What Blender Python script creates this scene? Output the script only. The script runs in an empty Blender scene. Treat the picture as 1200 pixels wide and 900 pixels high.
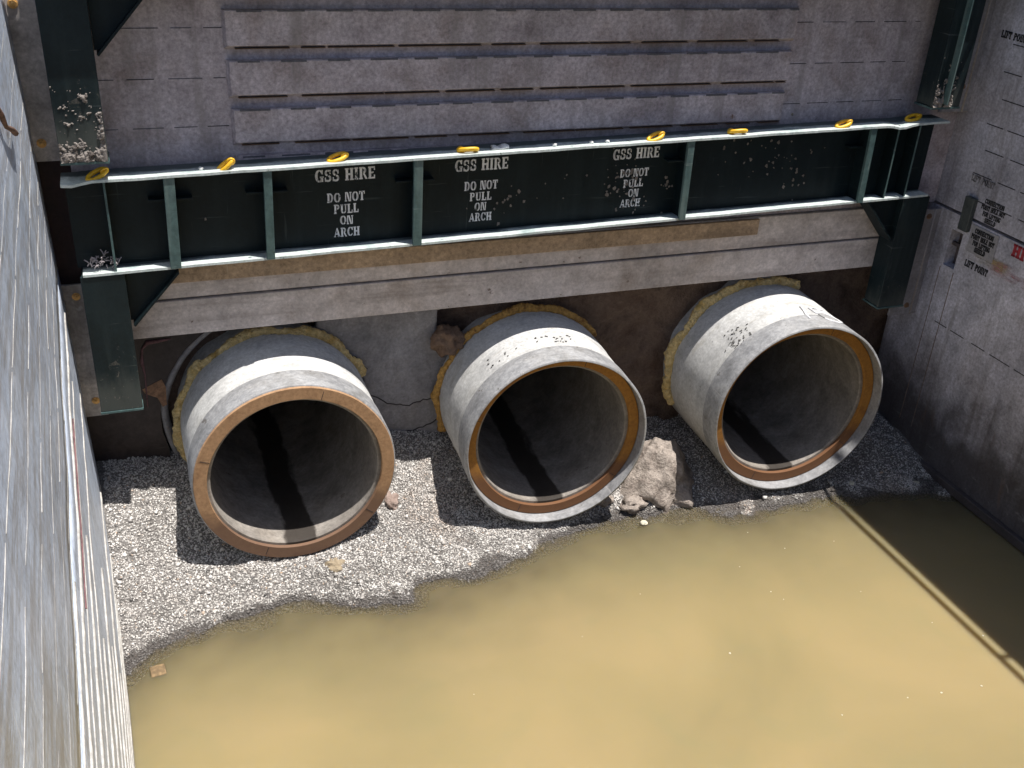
import bpy, bmesh, math, random
import numpy as np
from mathutils import Vector, Matrix, noise

random.seed(7); rng = np.random.default_rng(7)
R = math.radians
scene = bpy.context.scene
COL = scene.collection

# ------------------------------------------------------------------ helpers
class MB:
    """collects shapes (world coordinates) for ONE mesh object"""
    def __init__(self): self.v = []; self.f = []; self.m = []; self.s = []
    def add(self, vs, fs, mi=0, smooth=False):
        o = len(self.v); self.v += [tuple(p) for p in vs]
        for q in fs: self.f.append([o + i for i in q]); self.m.append(mi); self.s.append(smooth)
        return self
    def box(self, x0, x1, y0, y1, z0, z1, mi=0):
        vs = [(x, y, z) for z in (z0, z1) for y in (y0, y1) for x in (x0, x1)]
        return self.add(vs, [(0,2,3,1),(4,5,7,6),(0,1,5,4),(2,6,7,3),(0,4,6,2),(1,3,7,5)], mi)
    def prism(self, pts, d, mi=0):
        """closed outline pts (3-D, planar) pushed along vector d"""
        n = len(pts); d = Vector(d)
        vs = [Vector(p) for p in pts] + [Vector(p) + d for p in pts]
        fs = [tuple(range(n))[::-1], tuple(range(n, 2*n))] + [(i, (i+1) % n, n+(i+1) % n, n+i) for i in range(n)]
        return self.add(vs, fs, mi)
    def tube(self, path, rad, seg=10, mi=0, closed=False, cap=True):
        P = [Vector(p) for p in path]; n = len(P); rings = []
        rr = rad if hasattr(rad, '__len__') else [rad]*n
        up = Vector((0.13, 0.31, 0.94)).normalized()
        for i in range(n):
            if closed: t = P[(i+1) % n] - P[i-1]
            else: t = P[min(i+1, n-1)] - P[max(i-1, 0)]
            t.normalize()
            a = t.cross(up)
            if a.length < 1e-3: a = t.cross(Vector((1,0,0)))
            a.normalize(); b = t.cross(a)
            rings.append([P[i] + (a*math.cos(k*2*math.pi/seg) + b*math.sin(k*2*math.pi/seg))*rr[i] for k in range(seg)])
        vs = [q for r in rings for q in r]; fs = []
        for i in range(n if closed else n-1):
            j = (i+1) % n
            for k in range(seg):
                l = (k+1) % seg
                fs.append((i*seg+k, j*seg+k, j*seg+l, i*seg+l))
        if cap and not closed: fs += [tuple(range(seg)), tuple(range((n-1)*seg, n*seg))[::-1]]
        return self.add(vs, fs, mi, True)
    def lathe_y(self, c, prof, seg=128, mi=0, smooth=True, closed=False, wob=0.0):
        """prof: list of (radius, y) turned round the Y axis through c"""
        vs = []; n = len(prof)
        for (r, y) in prof:
            for k in range(seg):
                a = 2*math.pi*k/seg
                w = 1 + wob*noise.noise(Vector((math.cos(a)*3, math.sin(a)*3, y*7 + c[0])))
                vs.append((c[0]+r*w*math.cos(a), c[1]+y, c[2]+r*w*math.sin(a)))
        fs = []
        for i in range(n if closed else n-1):
            j = (i+1) % n
            for k in range(seg):
                l = (k+1) % seg
                fs.append((i*seg+k, i*seg+l, j*seg+l, j*seg+k))
        return self.add(vs, fs, mi, smooth)
    def build(self, name, mats, parent=None, origin=(0,0,0), bevel=0.0, fix=True, sharp=None):
        me = bpy.data.meshes.new(name); o = Vector(origin)
        me.from_pydata([Vector(p) - o for p in self.v], [], self.f)
        if not isinstance(mats, (list, tuple)): mats = [mats]
        for m in mats: me.materials.append(m)
        me.polygons.foreach_set('material_index', self.m)
        me.polygons.foreach_set('use_smooth', self.s)
        if fix and name != 'mud_crust':
            bm = bmesh.new(); bm.from_mesh(me); bmesh.ops.recalc_face_normals(bm, faces=bm.faces); bm.to_mesh(me); bm.free()
        me.update()
        if sharp: me.set_sharp_from_angle(angle=R(sharp))
        ob = bpy.data.objects.new(name, me); COL.objects.link(ob)
        if parent: ob.parent = parent
        else: ob.location = o
        if bevel:
            b = ob.modifiers.new('bevel', 'BEVEL'); b.width = bevel; b.segments = 2; b.limit_method = 'ANGLE'; b.angle_limit = R(50)
        return ob

def tag(o, label=None, cat=None, group=None, kind=None):
    if label: o['label'] = label
    if cat: o['category'] = cat
    if group: o['group'] = group
    if kind: o['kind'] = kind
    return o
def thing(name, loc, label, cat, group=None):
    o = bpy.data.objects.new(name, None); COL.objects.link(o); o.location = loc; o.empty_display_size = .1
    return tag(o, label, cat, group)
def nz(x, y, z=0.0, s=1.0, oct=4):
    return noise.fractal(Vector((x*s, y*s, z*s)), 0.9, 2.1, oct)

# ------------------------------------------------------------------ materials
def nodes(name):
    m = bpy.data.materials.new(name); m.use_nodes = True
    nt = m.node_tree; b = nt.nodes['Principled BSDF']
    return m, nt, b
def N(nt, t, **kw):
    n = nt.nodes.new(t)
    for k, v in kw.items():
        if k.startswith('i_'):
            key = k[2:]; key = int(key) if key.isdigit() else key.replace('_', ' ')
            n.inputs[key].default_value = v
        else: setattr(n, k, v)
    return n
def L(nt, a, b): nt.links.new(a, b)
def coords(nt, scale=(1,1,1), rot=(0,0,0), which='Object'):
    tc = N(nt, 'ShaderNodeTexCoord'); mp = N(nt, 'ShaderNodeMapping')
    mp.inputs['Scale'].default_value = scale; mp.inputs['Rotation'].default_value = rot
    L(nt, tc.outputs[which], mp.inputs[0]); return mp.outputs[0]
def noi(nt, vec, scale, detail=6, rough=.6, dist=0.0):
    n = N(nt, 'ShaderNodeTexNoise'); n.inputs['Scale'].default_value = scale; n.inputs['Detail'].default_value = detail
    n.inputs['Roughness'].default_value = rough; n.inputs['Distortion'].default_value = dist
    L(nt, vec, n.inputs['Vector']); return n.outputs['Fac']
def ramp(nt, fac, stops):
    r = N(nt, 'ShaderNodeValToRGB'); e = r.color_ramp.elements
    while len(e) < len(stops): e.new(.5)
    for i, (p, c) in enumerate(stops):
        e[i].position = p; e[i].color = (*c, 1) if len(c) == 3 else c
    L(nt, fac, r.inputs[0]); return r.outputs[0]
def mask(nt, fac, lo, hi):
    r = N(nt, 'ShaderNodeMapRange'); r.interpolation_type = 'SMOOTHSTEP'
    r.inputs[1].default_value = lo; r.inputs[2].default_value = hi; L(nt, fac, r.inputs[0]); return r.outputs[0]
def mix(nt, fac, a, b, mode='MIX'):
    m = N(nt, 'ShaderNodeMix', data_type='RGBA', blend_type=mode)
    if isinstance(fac, float): m.inputs[0].default_value = fac
    else: L(nt, fac, m.inputs[0])
    for s, i in ((a, 6), (b, 7)):
        if isinstance(s, tuple): m.inputs[i].default_value = (*s, 1)
        else: L(nt, s, m.inputs[i])
    return m.outputs[2]
def math_(nt, op, a, b=None):
    m = N(nt, 'ShaderNodeMath', operation=op)
    for i, s in enumerate((a, b)):
        if s is None: continue
        if isinstance(s, (int, float)): m.inputs[i].default_value = s
        else: L(nt, s, m.inputs[i])
    return m.outputs[0]
def bump(nt, b, h, strength=.3, dist=.005):
    n = N(nt, 'ShaderNodeBump'); n.inputs['Strength'].default_value = strength; n.inputs['Distance'].default_value = dist
    L(nt, h, n.inputs['Height']); L(nt, n.outputs[0], b.inputs['Normal'])
def sepz(nt, which='Object'):
    tc = N(nt, 'ShaderNodeTexCoord'); s = N(nt, 'ShaderNodeSeparateXYZ'); L(nt, tc.outputs[which], s.inputs[0]); return s
def surf(name, cols, scale=3.0, rough=.7, metal=0.0, streak=None, streak_axis='z', streak_amt=.5, spots=None, spot_scale=25.0,
         spot_lo=.62, spot_hi=.7, scr=None, scr_amt=.5, bumpd=.003, bs=.35, fine=60.0, finevar=.25, spec=.5, extra=None, blotch=.0):
    """layered procedural surface: base tones, vertical streaks, spots, scratches, bump"""
    m, nt, b = nodes(name)
    v = coords(nt)
    n1 = noi(nt, v, scale, 8, .62, .3)
    k = len(cols)
    c = ramp(nt, n1, [(.32 + .36*i/max(1, k-1), cols[i]) for i in range(k)])
    f = noi(nt, v, fine, 4, .7)
    fr = ramp(nt, f, [(.3, (1-finevar,)*3), (.7, (1+finevar*.6,)*3)])
    c = mix(nt, 1.0, c, fr, 'MULTIPLY')
    if blotch:
        bg_ = noi(nt, v, scale*.45, 5, .6, 1.2)
        c = mix(nt, 1.0, c, ramp(nt, bg_, [(.34, (1-blotch,)*3), (.5, (1, 1, 1)), (.66, (1+blotch*.7,)*3)]), 'MULTIPLY')
        md_ = noi(nt, v, scale*3.5, 6, .7, .6)
        c = mix(nt, 1.0, c, ramp(nt, md_, [(.36, (1-blotch*.8,)*3), (.64, (1+blotch*.5,)*3)]), 'MULTIPLY')
    if streak:
        sc = {'z': (14, 14, 1.2), 'x': (1.2, 14, 14), 'y': (14, 1.0, 14)}[streak_axis]
        s = noi(nt, coords(nt, sc), 1.0, 5, .6, .2)
        c = mix(nt, math_(nt, 'MULTIPLY', mask(nt, s, .48, .72), streak_amt), c, streak)
    if spots:
        s = noi(nt, v, spot_scale, 5, .65)
        c = mix(nt, mask(nt, s, spot_lo, spot_hi), c, spots)
    if scr:
        s1 = noi(nt, coords(nt, (3, 3, 60), (.25, .5, .2)), 1.0, 3, .6)
        s2 = noi(nt, coords(nt, (50, 50, 3), (.3, -.35, .1)), 1.0, 3, .6)
        s = math_(nt, 'MAXIMUM', mask(nt, s1, .66, .74), mask(nt, s2, .66, .74))
        c = mix(nt, math_(nt, 'MULTIPLY', s, scr_amt), c, scr)
    if extra: c = extra(nt, c, v, b)
    L(nt, c, b.inputs['Base Color'])
    rr = N(nt, 'ShaderNodeMapRange'); rr.inputs[3].default_value = max(.05, rough-.12); rr.inputs[4].default_value = min(1, rough+.15)
    L(nt, n1, rr.inputs[0]); L(nt, rr.outputs[0], b.inputs['Roughness'])
    b.inputs['Metallic'].default_value = metal; b.inputs['Specular IOR Level'].default_value = spec
    h = math_(nt, 'ADD', math_(nt, 'MULTIPLY', f, .6), n1)
    bump(nt, b, h, bs, bumpd)
    return m
def flat(name, c, rough=.7, metal=0.0, var=.2, scale=30.0, bs=.2):
    return surf(name, [tuple(x*(1-var) for x in c), tuple(min(1, x*(1+var)) for x in c)], scale, rough, metal, bs=bs)

M = {}
def wet_base(nt, c, v, b):      # mud splashes and wet dirt low on the right wall
    z = sepz(nt).outputs['Z']
    n = noi(nt, v, 4.0, 7, .65, .5)
    h = math_(nt, 'ADD', z, math_(nt, 'MULTIPLY', n, 1.0))
    mk = mask(nt, h, 1.30, .75)
    c = mix(nt, math_(nt, 'MULTIPLY', mk, .86), c, (.045, .037, .036))
    s = mask(nt, noi(nt, v, 9.0, 7, .7, 1.2), .60, .70)
    zz = mask(nt, z, 1.2, .5)
    c = mix(nt, math_(nt, 'MULTIPLY', math_(nt, 'MULTIPLY', s, zz), .55), c, (.30, .29, .30))
    rust = mask(nt, noi(nt, coords(nt, (10, 10, 2)), 1.0, 5, .6, .4), .6, .75)
    c = mix(nt, math_(nt, 'MULTIPLY', rust, .35), c, (.22, .13, .08))
    return c
M['right_steel'] = surf('weathered grey steel right', blotch=.2, finevar=.4, cols=[(0.369, 0.362, 0.419), (0.611, 0.596, 0.674), (0.461, 0.433, 0.469)], scale=2.5, rough=.55, metal=.15, streak=(.17, .15, .145), streak_amt=.55,
                        scr=(.5, .49, .5), scr_amt=.35, bumpd=.004, extra=wet_base)
M['right_steel_upper'] = surf('weathered grey steel upper right', blotch=.2, finevar=.4, cols=[(0.338, 0.332, 0.384), (0.52, 0.507, 0.572), (0.403, 0.377, 0.41)], scale=2.5, rough=.55, metal=.1, streak=(.17, .15, .15), streak_amt=.6,
                        scr=(.5, .49, .5), scr_amt=.35, bumpd=.004, spots=(.20, .14, .11), spot_scale=9, spot_lo=.68, spot_hi=.76)
def left_scuffs(nt, c, v, b):
    a = noi(nt, coords(nt, (3, 8, 15), (R(35), 0, 0)), 1.0, 6, .68, .5)
    c = mix(nt, math_(nt, 'MULTIPLY', mask(nt, a, .50, .68), .6), c, (.80, .87, 1.0))
    a2 = noi(nt, coords(nt, (3, 5, 9), (R(50), 0, 0)), 1.3, 6, .68, .4)
    c = mix(nt, math_(nt, 'MULTIPLY', mask(nt, a2, .54, .68), .55), c, (.30, .33, .38))
    a3 = noi(nt, coords(nt, (3, 16, 34), (R(30), 0, 0)), 1.0, 4, .7, .3)
    c = mix(nt, math_(nt, 'MULTIPLY', mask(nt, a3, .61, .71), .3), c, (.95, .97, 1.0))
    z = sepz(nt).outputs['Z']
    br = noi(nt, coords(nt, (2, 2.4, 34)), 1.0, 5, .65, .4)
    low = mask(nt, math_(nt, 'ADD', z, math_(nt, 'MULTIPLY', a, .8)), low_z, low_z-.7)
    c = mix(nt, math_(nt, 'MULTIPLY', low, math_(nt, 'MULTIPLY', mask(nt, br, .42, .64), .5)), c, (.30, .255, .20))
    c = mix(nt, math_(nt, 'MULTIPLY', low, math_(nt, 'MULTIPLY', mask(nt, noi(nt, coords(nt, (2, 3.5, 60)), 1.3, 4, .6), .60, .70), .5)), c, (.13, .115, .11))
    return c
low_z = 1.85
M['left_steel'] = surf('bright scuffed steel left', blotch=.2, cols=[(.50, .57, .70), (.64, .73, .88), (.56, .61, .70)], scale=2.2, rough=.38, metal=.2, streak=(.42, .42, .43), streak_axis='z', streak_amt=.5,
                       scr=(.92, .95, 1.0), scr_amt=.9, extra=left_scuffs, bumpd=.006, bs=.5, spots=(.16, .15, .15), spot_scale=22, spot_lo=.70, spot_hi=.74)
M['back_steel'] = surf('brown grey steel back', blotch=.17, cols=[(0.277, 0.231, 0.253), (0.504, 0.448, 0.487), (0.334, 0.273, 0.273)], scale=2.8, rough=.6, metal=.1, streak=(.24, .215, .21), streak_amt=.6,
                       scr=(.33, .31, .32), scr_amt=.5, finevar=.4, spots=(.17, .085, .045), spot_scale=6, spot_lo=.70, spot_hi=.76, bumpd=.003)
M['board'] = surf('brown grey board', blotch=.2, cols=[(.40, .345, .32), (.58, .52, .50), (.46, .395, .36)], scale=3.5, rough=.7, metal=0, streak=(.17, .135, .115), streak_axis='x', streak_amt=.5,
                  spots=(.12, .08, .06), spot_scale=18, spot_lo=.66, spot_hi=.72, scr=(.45, .41, .38), scr_amt=.35)
M['strip'] = surf('warm brown timber strip', blotch=.2, finevar=.4, cols=[(.35, .245, .155), (.47, .34, .23)], scale=4, rough=.75, metal=0, streak=(.19, .13, .085), streak_axis='x', streak_amt=.6, scr=(.5, .44, .36), scr_amt=.3)
M['seam'] = flat('dark weld gap', (.035, .03, .034), .8)
M['seam_soft'] = flat('bluish weld gap', (.10, .098, .115), .8)
M['seam_rust'] = flat('rusty weld gap', (.10, .058, .035), .85)
M['green'] = surf('dark green paint', [(.003, .0075, .010), (.005, .012, .015), (.0035, .009, .012)], 2.0, .5, 0, spec=.22, streak=(.016, .027, .029), streak_amt=.35,
                  scr=(.10, .125, .125), scr_amt=.22, bumpd=.0015, spots=(.10, .095, .09), spot_scale=34, spot_lo=.735, spot_hi=.77)
def leg_scuff(nt, c, v, b):
    z = sepz(nt).outputs['Z']; n = noi(nt, coords(nt, (9, 9, 3)), 1.0, 7, .7, .5)
    h = math_(nt, 'ADD', z, math_(nt, 'MULTIPLY', n, -.35))
    c = mix(nt, math_(nt, 'MULTIPLY', mask(nt, h, -.62, -.82), .75), c, (.075, .082, .075))
    return mix(nt, math_(nt, 'MULTIPLY', mask(nt, noi(nt, v, 26, 6, .75, .8), .60, .66), mask(nt, h, -.45, -.85)), c, (.16, .14, .12))
M['green_leg'] = surf('dark green paint scuffed at the foot', [(.005, .0115, .014), (.009, .018, .021), (.006, .013, .016)], 3.0, .48, 0, spec=.25, streak=(.028, .042, .043), streak_amt=.5,
                      scr=(.16, .18, .18), scr_amt=.4, bumpd=.002, extra=leg_scuff)
M['green_worn'] = surf('worn green paint edge', [(.035, .075, .078), (.07, .125, .125), (.025, .052, .055)], 9.0, .5, 0, streak=(.17, .22, .21), streak_amt=.55,
                       scr=(.4, .44, .43), scr_amt=.4, bumpd=.002)
M['flange'] = surf('dusty pale green flange', [(.26, .33, .33), (.46, .52, .51), (.34, .39, .38)], 8.0, .6, 0, spots=(.16, .19, .18), spot_scale=16, spot_lo=.66, spot_hi=.72, bumpd=.002)
def flange_wear_shade(nt, c, v, b):
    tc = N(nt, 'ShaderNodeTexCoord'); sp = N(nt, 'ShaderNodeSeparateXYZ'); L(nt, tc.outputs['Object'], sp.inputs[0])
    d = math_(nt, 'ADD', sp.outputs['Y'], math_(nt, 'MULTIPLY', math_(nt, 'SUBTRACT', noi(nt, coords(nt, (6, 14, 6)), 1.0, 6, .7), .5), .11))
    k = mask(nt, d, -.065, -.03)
    return mix(nt, math_(nt, 'MULTIPLY', k, .9), c, (.02, .036, .042))  # dark rear paints in the shade on the flange; pale front is worn
M['flange'] = surf('worn pale flange edge', [(.34, .42, .42), (.58, .64, .63), (.44, .50, .49)], 8.0, .6, 0, spots=(.14, .18, .175), spot_scale=16, spot_lo=.64, spot_hi=.70, bumpd=.002, extra=flange_wear_shade)
M['mud'] = surf('dried pale mud', [(.10, .085, .076), (.27, .24, .22), (.06, .048, .042)], 22.0, .95, 0, bumpd=.01, bs=.7)
M['stencil'] = surf('worn white stencil paint', [(.70, .70, .73), (.86, .86, .88)], 18, .7, 0, spots=(.05, .06, .06), spot_scale=30, spot_lo=.60, spot_hi=.66)
M['black_paint'] = surf('black stencil paint', [(.015, .015, .018), (.04, .04, .042)], 30, .8, spots=(.25, .24, .24), spot_scale=70, spot_lo=.68, spot_hi=.74)
M['speck'] = flat('dark grey speck', (.13, .125, .12), .9, 0, .5)
M['faint_paint'] = surf('faded stencil paint', [(.15, .14, .15), (.2, .19, .2)], 30, .8, spots=(.3, .29, .3), spot_scale=60, spot_lo=.52, spot_hi=.6)
M['red_paint'] = flat('red paint', (.42, .03, .045), .6)
M['dark_red'] = flat('faded dark red paint', (.17, .085, .09), .8, var=.35)
M['yellow'] = surf('yellow enamel', [(.78, .42, .015), (.88, .52, .03)], 12, .4, 0, spots=(.30, .15, .03), spot_scale=40, spot_lo=.68, spot_hi=.72)
M['bolt'] = flat('rusty zinc bolt', (.80, .47, .17), .4, .3, .3)
M['dull_bolt'] = flat('dull rusty bolt', (.22, .13, .08), .7, .2, .3)
M['plate'] = surf('dark brown steel plate', blotch=.3, cols=[(.030, .022, .022), (.055, .040, .038), (.038, .028, .027)], scale=3.0, rough=.55, metal=.1, scr=(.13, .11, .10), scr_amt=.3, bumpd=.002)
M['foam'] = surf('yellow expanding foam', [(.72, .50, .17), (.86, .67, .33), (.55, .34, .09)], 14, .9, bumpd=.03, bs=1.0, fine=45, finevar=.35)
M['foam_brown'] = surf('aged orange foam', [(.42, .22, .05), (.62, .36, .10), (.22, .10, .03)], 14, .9, bumpd=.02, bs=.9, fine=45, finevar=.35)
M['clay'] = surf('brown clay', [(.17, .10, .065), (.26, .17, .115), (.11, .065, .045)], 7, .9, bumpd=.02, bs=.9)
M['soil'] = surf('dark brown earth', [(.07, .045, .035), (.22, .155, .12), (.11, .068, .05)], 4, .95, bumpd=.04, bs=1.0, spots=(.19, .14, .11), spot_scale=11, spot_lo=.64, spot_hi=.74)
M['shotcrete'] = surf('smooth grey mortar', blotch=.22, cols=[(.24, .235, .25), (.33, .32, .335), (.27, .255, .26)], scale=3.5, rough=.9, bumpd=.008, bs=.6, streak=(.20, .19, .19), streak_amt=.3)
M['rock'] = surf('pale broken concrete', [(.26, .215, .185), (.44, .38, .335), (.22, .175, .15)], 8, .95, bumpd=.03, bs=1.0, blotch=.25, spots=(.10, .075, .065), spot_scale=20, spot_lo=.64, spot_hi=.7)
M['casing'] = surf('grey cut casing edge', [(.26, .25, .255), (.42, .40, .40)], 6, .8, 0, spots=(.25, .13, .08), spot_scale=14, spot_lo=.62, spot_hi=.7)
M['cloth'] = flat('white rag', (.75, .74, .72), .9)
M['rope'] = flat('brown rope', (.14, .075, .05), .9, 0, .4)
M['earth_top'] = surf('dry site ground', [(.20, .15, .11), (.31, .25, .19), (.24, .18, .13)], .6, .95, bumpd=.03, bs=.8, fine=18)
M['bit'] = flat('pale floating scum', (.62, .58, .46), .8)
M['submerged'] = flat('orange brown block', (.20, .135, .07), .8, 0, .5)
M['gusset'] = M['green']

def pipe_mats(tint, seed):
    def dirt(nt, c, v, b):
        n = noi(nt, coords(nt, (3, 9, 3)), 1.3 + seed*.1, 6, .65, .5)
        c = mix(nt, math_(nt, 'MULTIPLY', mask(nt, n, .55, .68), .45), c, (.33*tint, .30*tint, .25*tint))
        z = sepz(nt).outputs['Z']
        lowm = mask(nt, math_(nt, 'ADD', z, math_(nt, 'MULTIPLY', n, .5)), .22, -.12)     # mud splash low on the flanks
        c = mix(nt, math_(nt, 'MULTIPLY', lowm, .45), c, (.20, .16, .12))
        p = mask(nt, noi(nt, v, 55, 3, .5), .715, .735)
        return mix(nt, math_(nt, 'MULTIPLY', p, .7), c, (.08, .075, .075))
    body = surf('pale pipe concrete', blotch=.10, cols=[(.40*tint, .40*tint, .40*tint), (.56*tint, .56*tint, .555*tint), (.46*tint, .455*tint, .44*tint)], scale=5, rough=.85, bumpd=.003, bs=.4, extra=dirt)
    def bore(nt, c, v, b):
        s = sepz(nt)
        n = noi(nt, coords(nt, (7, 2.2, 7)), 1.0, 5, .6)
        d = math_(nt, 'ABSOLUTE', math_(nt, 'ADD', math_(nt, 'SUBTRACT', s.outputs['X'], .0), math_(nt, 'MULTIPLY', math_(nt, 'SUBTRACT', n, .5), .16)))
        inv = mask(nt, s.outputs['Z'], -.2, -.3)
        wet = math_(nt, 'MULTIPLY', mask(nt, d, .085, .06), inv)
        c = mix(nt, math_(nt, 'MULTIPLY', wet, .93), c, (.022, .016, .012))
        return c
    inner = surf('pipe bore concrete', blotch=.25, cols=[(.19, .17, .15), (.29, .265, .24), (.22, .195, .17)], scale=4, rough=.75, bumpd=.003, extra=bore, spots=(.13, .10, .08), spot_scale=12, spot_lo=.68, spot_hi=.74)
    return body, inner
def collar_mat():
    return surf('scuffed grey steel collar', blotch=.18, cols=[(.21, .213, .225), (.35, .353, .365), (.27, .265, .262)], scale=7, rough=.6, metal=.1, spots=(.15, .14, .135), spot_scale=13, spot_lo=.64, spot_hi=.70, scr=(.62, .6, .58), scr_amt=.5)
M['collar'] = collar_mat()
def ring_mat(name, hi, lo, dark, zl):
    def wetlow(nt, c, v, b):
        z = sepz(nt).outputs['Z']; n = noi(nt, v, 7, 5, .6, .4)
        h = math_(nt, 'ADD', z, math_(nt, 'MULTIPLY', n, .22))
        c = mix(nt, math_(nt, 'MULTIPLY', mask(nt, h, zl+.07, zl-.07), .85), c, dark)
        return mix(nt, math_(nt, 'MULTIPLY', mask(nt, noi(nt, v, 16, 6, .7, .6), .60, .68), .6), c, tuple(x*.55 for x in hi))
    return surf(name, [lo, hi, tuple((a+b)/2 for a, b in zip(lo, hi))], 9, .8, bumpd=.002, extra=wetlow)
M['ring_tan'] = ring_mat('tan timber packer', (.40, .24, .13), (.28, .155, .08), (.13, .072, .047), -.06)
M['ring_orange'] = ring_mat('orange timber packer', (.36, .165, .03), (.26, .11, .022), (.13, .058, .03), -.05)

# gravel --------------------------------------------------------------
m, nt, b = nodes('wet to dry gravel bed')
v = coords(nt)
vo = N(nt, 'ShaderNodeTexVoronoi'); vo.inputs['Scale'].default_value = 85; L(nt, v, vo.inputs['Vector'])
c = ramp(nt, noi(nt, v, 3, 5), [(.35, (.20, .187, .175)), (.65, (.30, .28, .265))])
c = mix(nt, 1.0, c, ramp(nt, vo.outputs['Distance'], [(.1, (1.1, 1.1, 1.1)), (.75, (.45, .45, .45))]), 'MULTIPLY')
z = sepz(nt).outputs['Z']
wet = mask(nt, math_(nt, 'ADD', z, math_(nt, 'MULTIPLY', math_(nt, 'SUBTRACT', .62, noi(nt, v, 4.2, 5, .6, .5)), .11)), .042, .022)
c = mix(nt, math_(nt, 'MULTIPLY', wet, .75), c, (.05, .042, .038))
L(nt, c, b.inputs['Base Color']); b.inputs['Roughness'].default_value = .9
bump(nt, b, math_(nt, 'SUBTRACT', 1.0, vo.outputs['Distance']), .8, .01)
M['gravel_bed'] = m
m, nt, b = nodes('crushed stone')
at = N(nt, 'ShaderNodeAttribute', attribute_name='tone')
c = ramp(nt, at.outputs['Fac'], [(0.0, (.07, .066, .065)), (.22, (.29, .272, .26)), (.50, (.54, .515, .49)), (.90, (.76, .74, .715)), (1.0, (.42, .28, .18))])
v = coords(nt)
c = mix(nt, math_(nt, 'MULTIPLY', mask(nt, noi(nt, v, 1.7, 5, .6, .3), .56, .66), .28), c, (.36, .24, .16))
wet = mask(nt, math_(nt, 'ADD', sepz(nt).outputs['Z'], math_(nt, 'MULTIPLY', math_(nt, 'SUBTRACT', .62, noi(nt, v, 4.2, 5, .6, .5)), .11)), .042, .022)
c = mix(nt, math_(nt, 'MULTIPLY', wet, .78), c, (.05, .042, .038))
dk = mask(nt, noi(nt, v, 3.1, 4, .6, .6), .62, .68)
c = mix(nt, math_(nt, 'MULTIPLY', dk, .35), c, (.09, .075, .065))
L(nt, c, b.inputs['Base Color']); b.inputs['Roughness'].default_value = .85
M['stone'] = m

# muddy water: silt hides what lies deeper than a few centimetres ("depth" is stored on the mesh)
m, nt, b = nodes('muddy water')
v = coords(nt)
n1 = noi(nt, coords(nt, (.8, .8, .8)), 1.1, 4, .5, .4)
c = ramp(nt, n1, [(.30, (.255, .208, .108)), (.52, (.30, .238, .122)), (.72, (.345, .265, .138))])
n2 = noi(nt, v, 2.6, 3, .5, .8)
c = mix(nt, math_(nt, 'MULTIPLY', mask(nt, n2, .50, .74), .25), c, (.245, .22, .115))
at = N(nt, 'ShaderNodeAttribute', attribute_name='depth')
sh = mask(nt, at.outputs['Fac'], .42, .02)
c = mix(nt, math_(nt, 'MULTIPLY', sh, .65), c, (.165, .145, .085))
L(nt, c, b.inputs['Base Color'])
b.inputs['Roughness'].default_value = .09; b.inputs['IOR'].default_value = 1.33
b.inputs['Subsurface Weight'].default_value = .8; b.inputs['Subsurface Radius'].default_value = (1.0, .8, .42); b.inputs['Subsurface Scale'].default_value = .2
bump(nt, b, noi(nt, v, 9, 3, .5), .05, .004)
op = math_(nt, 'SUBTRACT', 1.0, math_(nt, 'POWER', 2.718, math_(nt, 'MULTIPLY', at.outputs['Fac'], -15.0)))
tr = N(nt, 'ShaderNodeBsdfTransparent'); tr.inputs[0].default_value = (.93, .9, .82, 1)
ms = N(nt, 'ShaderNodeMixShader'); L(nt, op, ms.inputs[0]); L(nt, tr.outputs[0], ms.inputs[1]); L(nt, b.outputs[0], ms.inputs[2])
L(nt, ms.outputs[0], nt.nodes['Material Output'].inputs[0])
M['water'] = m
def smear(name, col, lo, hi, sc):
    m, nt, b = nodes(name)
    b.inputs['Base Color'].default_value = (*col, 1); b.inputs['Roughness'].default_value = .8
    u = N(nt, 'ShaderNodeTexCoord'); n = noi(nt, coords(nt, sc), 1.0, 5, .65, .4)
    sx = N(nt, 'ShaderNodeSeparateXYZ'); L(nt, u.outputs['Generated'], sx.inputs[0])
    ey = mask(nt, math_(nt, 'ABSOLUTE', math_(nt, 'SUBTRACT', sx.outputs['Y'], .5)), .5, .25)
    ez = mask(nt, math_(nt, 'ABSOLUTE', math_(nt, 'SUBTRACT', sx.outputs['Z'], .5)), .5, .15)
    a = math_(nt, 'MULTIPLY', math_(nt, 'MULTIPLY', mask(nt, n, lo, hi), .7), math_(nt, 'MULTIPLY', ey, ez))
    L(nt, a, b.inputs['Alpha']); return m
M['yellow_smear'] = smear('yellow rub mark', (.42, .34, .12), .35, .6, (3, 4, 14))
M['pink_smear'] = smear('pink rub mark', (.50, .24, .26), .42, .62, (3, 4, 18))

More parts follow.
